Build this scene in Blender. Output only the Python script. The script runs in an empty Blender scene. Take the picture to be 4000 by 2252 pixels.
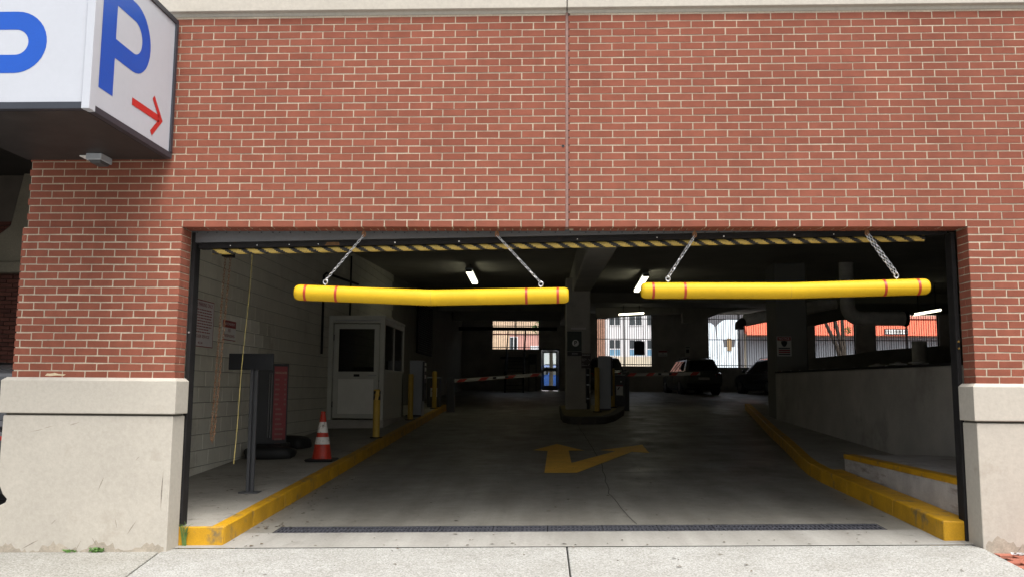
import bpy, bmesh, math, random
from mathutils import Vector, Matrix
R = random.Random(7)
D = bpy.data
scn = bpy.context.scene
COL = scn.collection

# ------------------------------------------------------------------ camera
CAM = Vector((-0.1675, -7.557, 1.3375))
yaw, pit, rol = -0.0416, 0.1152, 0.0072
fw = Vector((math.sin(yaw)*math.cos(pit), math.cos(yaw)*math.cos(pit), math.sin(pit)))
rt = Vector((math.cos(yaw), -math.sin(yaw), 0)); up = rt.cross(fw)
rt2 = rt*math.cos(rol)+up*math.sin(rol); up2 = up*math.cos(rol)-rt*math.sin(rol)
cam = D.objects.new('camera', D.cameras.new('camera')); COL.objects.link(cam)
cam.matrix_world = Matrix(((rt2.x, up2.x, -fw.x, CAM.x), (rt2.y, up2.y, -fw.y, CAM.y), (rt2.z, up2.z, -fw.z, CAM.z), (0, 0, 0, 1)))
cam.data.sensor_width = 36; cam.data.lens = 3388.19/4000*36
cam.data.clip_start = .05; cam.data.clip_end = 1500
scn.camera = cam

# ------------------------------------------------------------------ light
SUN_EL, SUN_AZ = math.radians(64), math.radians(30)     # azimuth: from straight behind the camera towards the right
sdir = Vector((math.sin(SUN_AZ)*math.cos(SUN_EL), -math.cos(SUN_AZ)*math.cos(SUN_EL), math.sin(SUN_EL)))
w = D.worlds.new('World'); scn.world = w; w.use_nodes = True
nt = w.node_tree; nt.nodes.clear()
sky = nt.nodes.new('ShaderNodeTexSky'); sky.sky_type = 'NISHITA'; sky.sun_disc = False
sky.sun_elevation = SUN_EL; sky.sun_rotation = math.atan2(sdir.x, sdir.y)
sky.dust_density = 6; sky.air_density = 1.0; sky.ozone_density = 1
hs = nt.nodes.new('ShaderNodeHueSaturation'); hs.inputs['Saturation'].default_value = .35
bgn = nt.nodes.new('ShaderNodeBackground'); bgn.inputs[1].default_value = .15
wo = nt.nodes.new('ShaderNodeOutputWorld')
nt.links.new(sky.outputs[0], hs.inputs['Color']); nt.links.new(hs.outputs[0], bgn.inputs[0]); nt.links.new(bgn.outputs[0], wo.inputs[0])
sl = D.lights.new('sun', 'SUN'); sl.energy = 1.15; sl.angle = math.radians(40); sl.color = (1, .96, .9)
so = D.objects.new('sun', sl); COL.objects.link(so); so.rotation_euler = sdir.to_track_quat('Z', 'Y').to_euler(); so.location = (6, -12, 20)
vs = scn.view_settings; vs.view_transform = 'Standard'; vs.look = 'None'; vs.gamma = 1; vs.use_curve_mapping = False
vs.exposure = 1.1

# ------------------------------------------------------------------ materials
MATS = {}
def nodes(name):
    m = D.materials.new(name); m.use_nodes = True; t = m.node_tree
    return m, t, t.nodes['Principled BSDF']
def L(t, a, b): t.links.new(a, b)
def add(t, kind, **kw):
    n = t.nodes.new(kind)
    for k, v in kw.items(): setattr(n, k, v)
    return n
def noise(t, scale, detail=4, rough=.6, vec=None, stretch=None):
    g = add(t, 'ShaderNodeNewGeometry'); src = g.outputs['Position']
    if stretch:
        mp = add(t, 'ShaderNodeMapping'); mp.inputs['Scale'].default_value = stretch; L(t, src, mp.inputs[0]); src = mp.outputs[0]
    n = add(t, 'ShaderNodeTexNoise'); n.inputs['Scale'].default_value = scale; n.inputs['Detail'].default_value = detail; n.inputs['Roughness'].default_value = rough
    L(t, src, n.inputs['Vector']); return n.outputs['Fac']
def ramp(t, fac, stops):
    r = add(t, 'ShaderNodeValToRGB'); e = r.color_ramp.elements
    while len(e) < len(stops): e.new(.5)
    for el, (p, c) in zip(e, stops):
        el.position = p; el.color = (*c, 1) if len(c) == 3 else c
    L(t, fac, r.inputs[0]); return r.outputs[0]
def mix(t, fac, a, b, mode='MIX'):
    n = add(t, 'ShaderNodeMix', data_type='RGBA', blend_type=mode)
    if isinstance(fac, (int, float)): n.inputs[0].default_value = fac
    else: L(t, fac, n.inputs[0])
    for i, x in ((6, a), (7, b)):
        if isinstance(x, tuple): n.inputs[i].default_value = (*x[:3], 1)
        else: L(t, x, n.inputs[i])
    return n.outputs[2]
def bump(t, p, h, strength=.3, dist=.01):
    b = add(t, 'ShaderNodeBump'); b.inputs['Strength'].default_value = strength; b.inputs['Distance'].default_value = dist
    L(t, h, b.inputs['Height']); L(t, b.outputs[0], p.inputs['Normal'])
def sc(c, k): return tuple(min(1, x*k) for x in c)
def M(name, c, rough=.6, var=.12, scale=2.5, fine=60, fvar=.05, bmp=.15, metal=0., dirt=None, spec=.4, stretch=None):
    if name in MATS: return MATS[name]
    m, t, p = nodes(name)
    base = ramp(t, noise(t, scale, 5, .6, stretch=stretch), [(.3, sc(c, 1-var)), (.7, sc(c, 1+var))])
    f = noise(t, fine, 3, .7)
    base = mix(t, 1, base, ramp(t, f, [(.3, (1-fvar,)*3), (.7, (1+fvar*.5,)*3)]), 'MULTIPLY')
    if dirt:
        dc, ds, lo, hi = dirt[:4]; dst = dirt[4] if len(dirt) > 4 else None
        k = ramp(t, noise(t, ds, 6, .65, stretch=dst), [(lo, (0, 0, 0)), (hi, (1, 1, 1))])
        base = mix(t, k, base, dc)
    L(t, base, p.inputs['Base Color'])
    p.inputs['Roughness'].default_value = rough; p.inputs['Metallic'].default_value = metal
    p.inputs['Specular IOR Level'].default_value = spec
    if bmp: bump(t, p, f, bmp, .004)
    MATS[name] = m; return m
def brick_mat(name, a, b, c, dark):
    m, t, p = nodes(name)
    g = add(t, 'ShaderNodeNewGeometry'); oi = add(t, 'ShaderNodeObjectInfo')
    s = add(t, 'ShaderNodeMath', operation='ADD'); L(t, g.outputs['Random Per Island'], s.inputs[0]); L(t, oi.outputs['Random'], s.inputs[1])
    fr = add(t, 'ShaderNodeMath', operation='FRACT'); L(t, s.outputs[0], fr.inputs[0])
    base = ramp(t, fr.outputs[0], [(0, a), (.4, b), (.75, c), (.93, sc(b, 1.06)), (1, sc(b, .86))])
    n1 = noise(t, 9, 4, .6); base = mix(t, 1, base, ramp(t, n1, [(.3, (.88,)*3), (.7, (1.08,)*3)]), 'MULTIPLY')
    sp = noise(t, 160, 2, .5); k = ramp(t, sp, [(.66, (0, 0, 0)), (.74, (1, 1, 1))]); base = mix(t, k, base, dark)
    ef = noise(t, 1.3, 5, .7); k2 = ramp(t, ef, [(.62, (0, 0, 0)), (.85, (.35,)*3)]); base = mix(t, k2, base, sc(c, 1.25))
    st_ = noise(t, .8, 5, .6, stretch=(1, 1, .35)); base = mix(t, 1, base, ramp(t, st_, [(.3, (.84, .82, .8)), (.62, (1.06, 1.06, 1.06))]), 'MULTIPLY')
    L(t, base, p.inputs['Base Color']); p.inputs['Roughness'].default_value = .85; p.inputs['Specular IOR Level'].default_value = .25
    bump(t, p, noise(t, 220, 3, .7), .35, .003)
    MATS[name] = m; return m
BRICK = brick_mat('red_brick', (.203, .064, .039), (.218, .070, .043), (.188, .058, .035), (.11, .03, .019))
OLDBRICK = brick_mat('old_brick', (.11, .042, .032), (.13, .05, .036), (.09, .036, .028), (.035, .014, .012))
MORTAR = M('mortar', (.405, .34, .255), .9, .22, 3, 60, .2, .3, dirt=((.25, .20, .15), 1.6, .58, .8))
STONE = M('cast_stone', (.415, .385, .33), .85, .06, 1.2, 28, .09, .25, dirt=((.29, .255, .205), 2.4, .6, .85))
SIDE_DARK = M('joint_dirt', (.08, .075, .06), .95)
YPAINT = M('yellow_kerb_paint', (.46, .245, .006), .55, .2, 4, 70, .15, .4, dirt=((.15, .115, .06), 6, .555, .70))
YPAINT2 = M('yellow_floor_paint', (.80, .46, .06), .6, .12, 4, 40, .15, .1, dirt=((.4, .28, .14), 9, .62, .9))
YPLASTIC = M('yellow_plastic', (.57, .355, .009), .55, .07, 3, 60, .05, .05, spec=.25, dirt=((.36, .24, .04), 11, .66, .8, (.3, 1, 1)))
REDTAPE = M('red_tape', (.36, .035, .012), .4)
STEEL = M('grey_steel', (.10, .104, .108), .5, .2, 2.5, 50, .1, .1, stretch=(.3, 1, 3), dirt=((.06, .04, .03), 3, .62, .8))
DARKSTEEL = M('dark_steel', (.017, .016, .016), .65, .3, 6, 40, .15, .1, spec=.12, dirt=((.07, .035, .018), 5, .63, .8, (1, 1, .4)))
BLACK = M('black_rubber', (.016, .016, .016), .6, .2)
BLACKTRIM = M('black_trim', (.028, .032, .042), .4, .1)
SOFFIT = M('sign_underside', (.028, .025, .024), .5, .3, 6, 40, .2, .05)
WHITEP = M('white_sign_panel', (.415, .435, .475), .35, .03, 1.5, 20, .02, 0, dirt=((.36, .36, .36), 3, .68, .95, (1, 1, .25)))
BLUE = M('blue_vinyl', (.003, .065, .37), .35, .04)
REDV = M('red_vinyl', (.42, .02, .018), .4, .08, 9, 90, .1)
BLOCKM = M('painted_block', (.62, .60, .51), .85, .08, 2, 120, .1, .4, dirt=((.30, .27, .21), 1.4, .6, .85))
BLOCKJ = M('block_joint', (.28, .27, .23), .9)
CONC = M('garage_concrete', (.42, .40, .36), .9, .18, 1.2, 60, .1, .25, dirt=((.19, .175, .15), .9, .55, .8))
CEIL = M('ceiling_concrete', (.38, .365, .32), .9, .15, 1, 40, .1, .2)
RISER = M('riser_concrete', (.40, .38, .36), .9, .18, 5, 60, .12, .4, dirt=((.15, .12, .10), 3, .52, .75, (.6, .6, 3)))
GALV = M('galvanised_chain', (.50, .51, .52), .35, .12, 40, 90, .1, 0, metal=.75)
RUST = M('rusty_chain', (.30, .15, .07), .7, .35, 30, 90, .2, 0, metal=.4)
ROPE = M('yellow_rope', (.40, .33, .11), .8, .25, 20)
ORANGE = M('cone_orange', (.42, .03, .013), .5, .12, 9, 60, .15, .1, dirt=((.12, .03, .02), 12, .56, .75))
WHITEREF = M('cone_white', (.66, .64, .60), .5, .06, 9, 60, .05, 0, dirt=((.2, .16, .14), 22, .56, .68))
BOOTH = M('booth_paint', (.56, .57, .51), .5, .06, 3, 60, .05, .05)
BOOTHW = M('booth_panel', (.80, .80, .74), .5, .05, 3, 60, .05, .05)
MACH = M('machine_grey', (.36, .39, .42), .45, .08)
MACHD = M('machine_dark', (.06, .062, .066), .5, .1)
SIGNG = M('sign_grey', (.72, .68, .68), .5, .05)
MAROON = M('sign_maroon', (.27, .025, .03), .5, .1)
SIGNBLACK = M('sign_black', (.012, .013, .015), .5)
SIGNWHITE = M('sign_white', (.78, .78, .75), .5, .04)
GREENBLK = M('sign_dark_green', (.025, .04, .03), .5)
ARMW = M('gate_arm_white', (.55, .53, .48), .5, .06)
ARMR = M('gate_arm_red', (.55, .06, .04), .5, .06)
PIPEG = M('pipe_wrap', (.80, .78, .72), .85, .15, 5, 60, .15, .3)
BRASS = M('brass', (.5, .33, .1), .4, metal=.8)
LEAF = M('leaf_green', (.055, .13, .018), .6, .3, 12)
GRASS = M('grass_green', (.10, .17, .04), .6, .3, 12)
BARK = M('bark', (.05, .04, .03), .9, .25, 8, 40, .3, .5)
WHITEBLD = M('white_render', (.66, .66, .67), .8, .04, .8, 20, .04, .05)
CREAM = M('cream_render', (.60, .54, .42), .8, .06, .8, 20, .04, .05)
PINKB = M('pink_brickwork', (.56, .30, .25), .85, .1, 3, 40, .15, .1)
TANB = M('tan_brickwork', (.6, .44, .3), .85, .14, 5, 30, .2, .1)
WINDARK = M('far_window_dark', (.05, .06, .065), .15, .1, spec=.6)
WINBLUE = M('far_window_blue', (.16, .32, .46), .2, .1, spec=.6)
MURALW = M('mural_white', (.74, .83, .90), .7, .05, .9, 10, .03, 0)
MURALG = M('mural_grey', (.11, .11, .12), .7, .12, 2)
AWNING = M('orange_awning', (.55, .085, .03), .6, .06, 3)
AWNPINK = M('awning_top', (.6, .26, .2), .6, .05, 3)
SHUT = M('shutter_grey', (.22, .235, .26), .55, .05, 3)
ASPH = M('asphalt', (.055, .055, .055), .9, .2, 2, 90, .3, .4)
TYRE = M('tyre', (.012, .012, .012), .85)
RIM = M('rim_metal', (.35, .35, .36), .3, metal=.9)
PAINT = M('dark_car_paint', (.035, .035, .038), .14, .05, 1, 10, 0, 0, spec=.6)
PAINTG = M('grey_green_car_paint', (.13, .13, .115), .2, .05, 1, 10, 0, 0, spec=.6)
PAINTB = M('blue_car_paint', (.03, .09, .32), .18, .05, 1, 10, 0, 0, spec=.6)
CGLASS = M('car_glass', (.012, .013, .014), .04, .05, 1, 10, 0, 0, spec=.7)
TAIL = M('tail_lamp', (.30, .008, .008), .2)
HEAD = M('head_lamp', (.5, .5, .52), .1)
DOORALU = M('door_aluminium', (.10, .105, .105), .45, .08)

def glass_mat(name, tint, rough=.02):
    m, t, p = nodes(name)
    tr = add(t, 'ShaderNodeBsdfTransparent'); tr.inputs[0].default_value = (*tint, 1)
    gl = add(t, 'ShaderNodeBsdfGlossy'); gl.inputs['Roughness'].default_value = rough; gl.inputs[0].default_value = (.9, .9, .9, 1)
    fr = add(t, 'ShaderNodeFresnel'); fr.inputs[0].default_value = 1.45
    mx = add(t, 'ShaderNodeMixShader'); L(t, fr.outputs[0], mx.inputs[0]); L(t, tr.outputs[0], mx.inputs[1]); L(t, gl.outputs[0], mx.inputs[2])
    L(t, mx.outputs[0], t.nodes['Material Output'].inputs[0]); MATS[name] = m; return m
GLASS = glass_mat('clear_glass', (.82, .86, .84))
TINT = glass_mat('tinted_glass', (.28, .29, .29))
def lamp_mat():
    m, t, p = nodes('fluorescent'); e = add(t, 'ShaderNodeEmission'); e.inputs[0].default_value = (1, .96, .70, 1); e.inputs[1].default_value = 2.2
    L(t, e.outputs[0], t.nodes['Material Output'].inputs[0]); return m
LAMP = lamp_mat()
def walk_mat(name, lo, hi, cell=85, dirt=True):
    m, t, p = nodes(name); g = add(t, 'ShaderNodeNewGeometry')
    v = add(t, 'ShaderNodeTexVoronoi'); v.inputs['Scale'].default_value = cell; L(t, g.outputs['Position'], v.inputs['Vector'])
    sep = add(t, 'ShaderNodeSeparateColor'); L(t, v.outputs['Color'], sep.inputs[0])
    base = ramp(t, sep.outputs[0], [(0, lo), (.55, hi), (1, sc(hi, 1.12))])
    e = ramp(t, v.outputs['Distance'], [(.3, (1, 1, 1)), (.75, (.72, .70, .66))]); base = mix(t, 1, base, e, 'MULTIPLY')
    base = mix(t, 1, base, ramp(t, noise(t, 1.6, 6, .65), [(.3, (.84, .83, .80)), (.65, (1.04, 1.04, 1.03))]), 'MULTIPLY')
    k = ramp(t, noise(t, 14, 4, .6, stretch=(1, 1.6, 1)), [(.70, (0, 0, 0)), (.78, (1, 1, 1))]); base = mix(t, k, base, (.20, .18, .145))
    L(t, base, p.inputs['Base Color']); p.inputs['Roughness'].default_value = .85; p.inputs['Specular IOR Level'].default_value = .25
    bump(t, p, v.outputs['Distance'], -.35, .006); return m
APRON = walk_mat('exposed_aggregate', (.25, .25, .24), (.39, .395, .385))
WALK2 = walk_mat('exposed_aggregate_weathered', (.225, .22, .20), (.355, .355, .335))
def floor_mat(name, a, b, k0, r0, r1):
    m, t, p = nodes(name)
    base = ramp(t, noise(t, 1.1, 6, .65, stretch=(1.4, .5, 1)), [(.3, a), (.7, b)])
    base = mix(t, 1, base, ramp(t, noise(t, 45, 3, .7), [(.3, (.86,)*3), (.7, (1.08,)*3)]), 'MULTIPLY')
    k = ramp(t, noise(t, 2.6, 5, .7, stretch=(1, .8, 1)), [(.60, (0, 0, 0)), (.78, (.8,)*3)]); base = mix(t, k, base, k0)
    k = ramp(t, noise(t, 17, 3, .6, stretch=(1, 2.4, 1)), [(.70, (0, 0, 0)), (.74, (1, 1, 1))]); base = mix(t, k, base, (.07, .062, .055))
    tk_ = noise(t, 1.0, 4, .6, stretch=(2.6, .07, 1)); base = mix(t, 1, base, ramp(t, tk_, [(.34, (.80, .79, .77)), (.64, (1.06, 1.06, 1.05))]), 'MULTIPLY')
    ol = ramp(t, noise(t, 3.4, 3, .5), [(.72, (0, 0, 0)), (.78, (.8,)*3)]); base = mix(t, ol, base, sc(k0, .6))
    L(t, base, p.inputs['Base Color']); p.inputs['Specular IOR Level'].default_value = .35
    r = ramp(t, noise(t, 1.7, 5, .6), [(.35, (r0,)*3), (.65, (r1,)*3)]); L(t, r, p.inputs['Roughness'])
    bump(t, p, noise(t, 80, 3, .7), .12, .004); return m
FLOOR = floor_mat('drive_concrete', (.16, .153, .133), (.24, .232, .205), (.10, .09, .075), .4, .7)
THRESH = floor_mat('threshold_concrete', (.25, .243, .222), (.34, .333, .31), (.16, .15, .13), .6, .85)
WALKF = M('walkway_concrete', (.30, .285, .25), .9, .22, 2, 50, .15, .25, dirt=((.12, .105, .088), 4, .55, .75))
PAVER = brick_mat('paver_brick', (.30, .10, .065), (.26, .085, .055), (.32, .12, .08), (.2, .07, .05))

# ------------------------------------------------------------------ mesh helpers
WL = {}
class MB:
    def __init__(s): s.v = []; s.f = []; s.m = []
    def addf(s, vs, fs, mi=0):
        o = len(s.v); s.v += [tuple(x) for x in vs]; s.f += [tuple(i+o for i in f) for f in fs]; s.m += [mi]*len(fs); return s
    def box(s, x0, x1, y0, y1, z0, z1, mi=0):
        return s.hexa([(x0, y0, z0), (x1, y0, z0), (x1, y1, z0), (x0, y1, z0), (x0, y0, z1), (x1, y0, z1), (x1, y1, z1), (x0, y1, z1)], mi)
    def hexa(s, p, mi=0):
        return s.addf(p, [(0, 3, 2, 1), (4, 5, 6, 7), (0, 1, 5, 4), (1, 2, 6, 5), (2, 3, 7, 6), (3, 0, 4, 7)], mi)
    def prism(s, poly, vec, mi=0):
        n = len(poly); v = Vector(vec); a = [Vector(p) for p in poly]; b = [p+v for p in a]
        nor = Vector((0, 0, 0))
        for i in range(n): nor += a[i].cross(a[(i+1) % n])
        fl = nor.dot(v) > 0
        fs = [tuple(range(n))[::-1], tuple(range(n, 2*n))]+[(i, (i+1) % n, n+(i+1) % n, n+i) for i in range(n)]
        if not fl: fs = [f[::-1] for f in fs]
        return s.addf(a+b, fs, mi)
    def cyl(s, p0, p1, r0, r1=None, n=14, caps=True, mi=0):
        r1 = r0 if r1 is None else r1; p0 = Vector(p0); p1 = Vector(p1); d = (p1-p0).normalized()
        a = d.orthogonal().normalized(); b = d.cross(a); vs = []
        for p, r in ((p0, r0), (p1, r1)):
            for i in range(n):
                t = 2*math.pi*i/n; vs.append(p+(a*math.cos(t)+b*math.sin(t))*r)
        fs = [(i, (i+1) % n, n+(i+1) % n, n+i) for i in range(n)]
        if caps: fs += [tuple(range(n))[::-1], tuple(range(n, 2*n))]
        return s.addf(vs, fs, mi)
    def tube(s, path, r, n=8, closed=False, caps=True, mi=0):
        P = [Vector(p) for p in path]; k = len(P); vs = []; prev = None
        for i, p in enumerate(P):
            if closed: d = P[(i+1) % k]-P[i-1]
            else: d = P[min(i+1, k-1)]-P[max(i-1, 0)]
            d.normalize()
            a = d.orthogonal().normalized() if prev is None else (prev-d*prev.dot(d)).normalized()
            prev = a; b = d.cross(a); rr = r[i] if isinstance(r, (list, tuple)) else r
            for j in range(n):
                t = 2*math.pi*j/n; vs.append(p+(a*math.cos(t)+b*math.sin(t))*rr)
        fs = []
        for i in range(k if closed else k-1):
            i2 = (i+1) % k
            for j in range(n): fs.append((i*n+j, i*n+(j+1) % n, i2*n+(j+1) % n, i2*n+j))
        if caps and not closed: fs += [tuple(range(n))[::-1], tuple(range((k-1)*n, k*n))]
        return s.addf(vs, fs, mi)
    def lathe(s, prof, c=(0, 0, 0), n=20, mi=0):
        vs = []; c = Vector(c)
        for r, z in prof:
            for i in range(n):
                t = 2*math.pi*i/n; vs.append(c+Vector((r*math.cos(t), r*math.sin(t), z)))
        k = len(prof)
        fs = [(i*n+j, i*n+(j+1) % n, (i+1)*n+(j+1) % n, (i+1)*n+j) for i in range(k-1) for j in range(n)]
        fs += [tuple(range(n))[::-1], tuple(range((k-1)*n, k*n))]
        return s.addf(vs, fs, mi)
    def mesh(s, name, mats, smooth=False, bevel=0, seg=1):
        me = D.meshes.new(name); me.from_pydata(s.v, [], s.f)
        for m in (mats if isinstance(mats, (list, tuple)) else [mats]): me.materials.append(m)
        me.polygons.foreach_set('material_index', s.m)
        if bevel:
            bm = bmesh.new(); bm.from_mesh(me)
            bmesh.ops.bevel(bm, geom=[e for e in bm.edges if e.calc_face_angle(0) > .5], offset=bevel, segments=seg, affect='EDGES', profile=.5, clamp_overlap=True)
            bm.to_mesh(me); bm.free()
        if smooth:
            me.polygons.foreach_set('use_smooth', [True]*len(me.polygons))
            try: me.set_sharp_from_angle(angle=math.radians(40))
            except Exception: pass
        me.update(); return me
    def build(s, name, mats, parent=None, smooth=False, bevel=0, seg=1):
        return link(name, s.mesh(name, mats, smooth, bevel, seg), parent)
def link(name, me, parent=None, loc=(0, 0, 0), rot=None):
    o = D.objects.new(name, me); COL.objects.link(o)
    pw = WL.get(parent.name, Vector((0, 0, 0))) if parent else Vector((0, 0, 0))
    if parent: o.parent = parent
    o.location = Vector(loc)-pw; WL[o.name] = Vector(loc)
    if rot: o.rotation_euler = rot
    return o
def tag(o, label=None, cat=None, group=None, kind=None):
    if label: o['label'] = label
    if cat: o['category'] = cat
    if group: o['group'] = group
    if kind: o['kind'] = kind
    return o
def thing(name, label, cat, loc=(0, 0, 0), group=None):
    o = D.objects.new(name, None); COL.objects.link(o); o.location = loc; o.empty_display_size = .2; WL[o.name] = Vector(loc)
    return tag(o, label, cat, group)
def copy_tree(o, parent=None):
    c = o.copy(); COL.objects.link(c); c.parent = parent
    for ch in list(o.children): copy_tree(ch, c)
    return c
def pt(x, y, z): return Vector((x, y, z))
def text(s, size, mat, parent, o, xd=(1, 0, 0), yd=(0, 0, 1), name='lettering', align='CENTER', bold=.0, width=None, thick=.0015):
    cu = D.curves.new('txt', 'FONT'); cu.body = s; cu.size = size; cu.align_x = align; cu.align_y = 'CENTER'; cu.offset = bold*size; cu.resolution_u = 3
    ob = D.objects.new('txt', cu); COL.objects.link(ob); bpy.context.view_layer.update()
    me = D.meshes.new_from_object(ob.evaluated_get(bpy.context.evaluated_depsgraph_get())); D.objects.remove(ob); D.curves.remove(cu)
    X = Vector(xd).normalized(); Y = Vector(yd).normalized(); Z = X.cross(Y); o = Vector(o)
    if width and len(me.vertices):
        xs = [v.co.x for v in me.vertices]; k = width/max(1e-6, max(xs)-min(xs))
    else: k = 1
    for v in me.vertices: v.co = o+X*(v.co.x*k)+Y*v.co.y+Z*thick
    me.materials.clear(); me.materials.append(mat)
    return link(name, me, parent)

# ------------------------------------------------------------------ ground heights
def sstep(a, b, x):
    t = max(0, min(1, (x-a)/(b-a))); return t*t*(3-2*t)
def prof(y): return 0 if y < 0 else (.046*y if y <= 16 else .736+.0241*(y-16))
def F(x, y): return .0187*max(-9, min(9, x))*(1-sstep(14, 24, y))+prof(y)
def grid(xs, ys, zf, dz=0, skip=None):
    m = MB(); nx = len(xs); vs = [(x, y, zf(x, y)+dz) for y in ys for x in xs]; fs = []
    for j in range(len(ys)-1):
        for i in range(nx-1):
            if skip and skip((xs[i]+xs[i+1])/2, (ys[j]+ys[j+1])/2): continue
            a = j*nx+i; fs.append((a, a+1, a+nx+1, a+nx))
    return m.addf(vs, fs)
def sheet(poly, zf, dz):           # one polygon laid on the floor
    return MB().addf([(x, y, zf(x, y)+dz) for x, y in poly], [tuple(range(len(poly)))])
def ribbon(path, wd, zf, dz):
    m = MB(); vs = []; fs = []
    for i, (x, y) in enumerate(path):
        a = Vector(path[max(0, i-1)]); b = Vector(path[min(len(path)-1, i+1)]); d = (b-a).normalized(); n = Vector((-d.y, d.x))*wd/2
        for s in (1, -1): px, py = x+s*n.x, y+s*n.y; vs.append((px, py, zf(px, py)+dz))
    for i in range(len(path)-1): fs.append((2*i, 2*i+1, 2*i+3, 2*i+2))
    return m.addf(vs, fs)

g = MB().addf([(-400, -400, -.30), (400, -400, -.30), (400, .05, -.30), (-400, .05, -.30)], [(0, 1, 2, 3)]).build('ground', M('pale_bounce_road', (.25, .245, .235), .9, .12, .6, 60, .15, .3)); tag(g, kind='structure')  # unseen road, coloured pale to bounce daylight into the garage
g = MB().box(-40, 40, 38.26, 42.2, 1.0, 1.19).build('back_bounce_strip', M('back_bounce_strip', (.48, .46, .43), .9, .1, 1)); tag(g, kind='structure')  # unseen pale strip added to bounce daylight in through the back windows
g = MB().addf([(-300, 38.35, 1.16), (300, 38.35, 1.16), (300, 500, 1.16), (-300, 500, 1.16)], [(0, 1, 2, 3)]).build('back_street', MATS['pale_bounce_road']); tag(g, kind='structure')  # same pale colour, lightened for bounce light at the back

# sidewalk: a bedding sheet with separate slabs on it
S = lambda x, y: F(x, 0)
walk = grid([-14, -6, 0, 4, 14], [-3.2, -1, .04, .16], S, -.078).build('sidewalk', SIDE_DARK); tag(walk, kind='structure')
def slab(poly, mat, dz=0):
    m = MB(); top = [Vector((x, y, S(x, y)+dz)) for x, y in poly]
    m.prism([p-Vector((0, 0, .07)) for p in top], (0, 0, .07)); return m.build('slab', mat, walk, bevel=.006)
ax0, ax1 = (-3.47, .088), (3.43, .088)
slab([(-3.47, -.09), (-3.46, .088), (-.006, .088), (-.006, -3.0), (-2.9, -3.0)], APRON)
slab([(.006, .088), (3.40, .088), (3.42, -.09), (3.0, -3.0), (.006, -3.0)], APRON)
slab([(-3.482, -.10), (-2.915, -3.0), (-5.6, -3.0), (-5.6, -.03), (-3.50, -.03)], WALK2)
slab([(-5.612, -3.0), (-8, -3.0), (-8, -.03), (-5.612, -.03)], WALK2)
slab([(-8.012, -3.0), (-11, -3.0), (-11, -.03), (-8.012, -.03)], WALK2)
kb = grid([-14, -6, 0, 6, 14], [-3.25, -3.12], S, .002).build('street_kerb', RISER); tag(kb, kind='structure')
# brick pavers right of the apron
pm = [MB().box(-.098, .098, -.047, .047, -.03, .0) for _ in range(1)][0].mesh('paver', PAVER, bevel=.003)
for j in range(14):
    for i in range(9):
        x = 3.2+i*.203+(.1 if j % 2 else 0); y = -.10-j*.1
        edge = 3.43+(y+.09)*.1485
        if x-.1 < edge+.01 or y > -.09: continue
        link('paver', pm, walk, (x, y, .0187*x-.042+R.uniform(-.002, .002)), (R.uniform(-.01, .01), R.uniform(-.01, .01), R.uniform(-.01, .01)))

# ------------------------------------------------------------------ drive floor inside
KX = -3.03
DX0, DX1, DY0, DY1 = -2.75, 2.94, .70, .985
xs = [KX, DX0, -1.5, 0, 1.5, DX1, 4, 5.5, 7, 9, 12, 16, 22]
ys = [DY0, DY1, 2, 3, 4, 6, 8, 10, 12, 14, 15, 16, 18, 20, 22, 24, 26, 28, 30, 32, 34, 36, 38.2]
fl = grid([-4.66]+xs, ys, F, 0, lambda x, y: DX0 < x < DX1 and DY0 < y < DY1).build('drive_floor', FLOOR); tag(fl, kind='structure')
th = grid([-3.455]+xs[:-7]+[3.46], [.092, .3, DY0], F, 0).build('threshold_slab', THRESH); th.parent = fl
JOINT = M('floor_joint', (.07, .064, .055), .9)
def wig(x0, y0, x1, y1, n, a):
    return [(x0+(x1-x0)*i/n+R.uniform(-a, a), y0+(y1-y0)*i/n+R.uniform(-a, a)) for i in range(n+1)]
for path, wd in ((wig(.69, 1.0, .545, 2.8, 9, .012)+wig(.56, 3.1, .64, 6.1, 10, .012)+wig(.62, 6.4, .5, 11.9, 12, .012), .010),
                 (wig(-2.95, 4.45, 3.1, 4.5, 18, .006), .012), (wig(-2.95, 9.3, 4, 9.3, 14, .006), .014), (wig(-2.95, 13.5, .1, 13.5, 8, .006), .014)):
    ribbon(path, wd, F, .004).build('floor_joint', JOINT, fl)
ar = [(-.209, 4.51), (-.166, 7.05), (-.412, 7.19), (0, 8.13), (.447, 7.06), (.184, 7.08), (.188, 5.52), (.95, 6.95), (.698, 7.10), (1.485, 7.877), (1.468, 6.66), (1.21, 6.84), (.23, 4.486)]
a = sheet(ar, F, .005).build('painted_arrow', YPAINT2); a.parent = fl

# trench drain
td = thing('trench_drain', 'long black iron trench drain grate across the garage entrance', 'drain', (0, .84, F(0, .84)))
m = MB()
def fz(x, y, d): return (x, y, F(x, y)+d)
m.hexa([fz(DX0, DY0, -.16), fz(DX1, DY0, -.16), fz(DX1, DY1, -.16), fz(DX0, DY1, -.16), fz(DX0, DY0, -.12), fz(DX1, DY0, -.12), fz(DX1, DY1, -.12), fz(DX0, DY1, -.12)])
for y0, y1 in ((DY0-.01, DY0+.004), (DY1-.004, DY1+.01)):
    m.hexa([fz(DX0, y0, -.15), fz(DX1, y0, -.15), fz(DX1, y1, -.15), fz(DX0, y1, -.15), fz(DX0, y0, -.003), fz(DX1, y0, -.003), fz(DX1, y1, -.003), fz(DX0, y1, -.003)])
m.build('channel', BLACK, td)
IRON = M('grate_iron', (.055, .057, .068), .5, .15, 9, 60, .1, .1)
ns = 11; sw = (DX1-DX0)/ns
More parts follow.
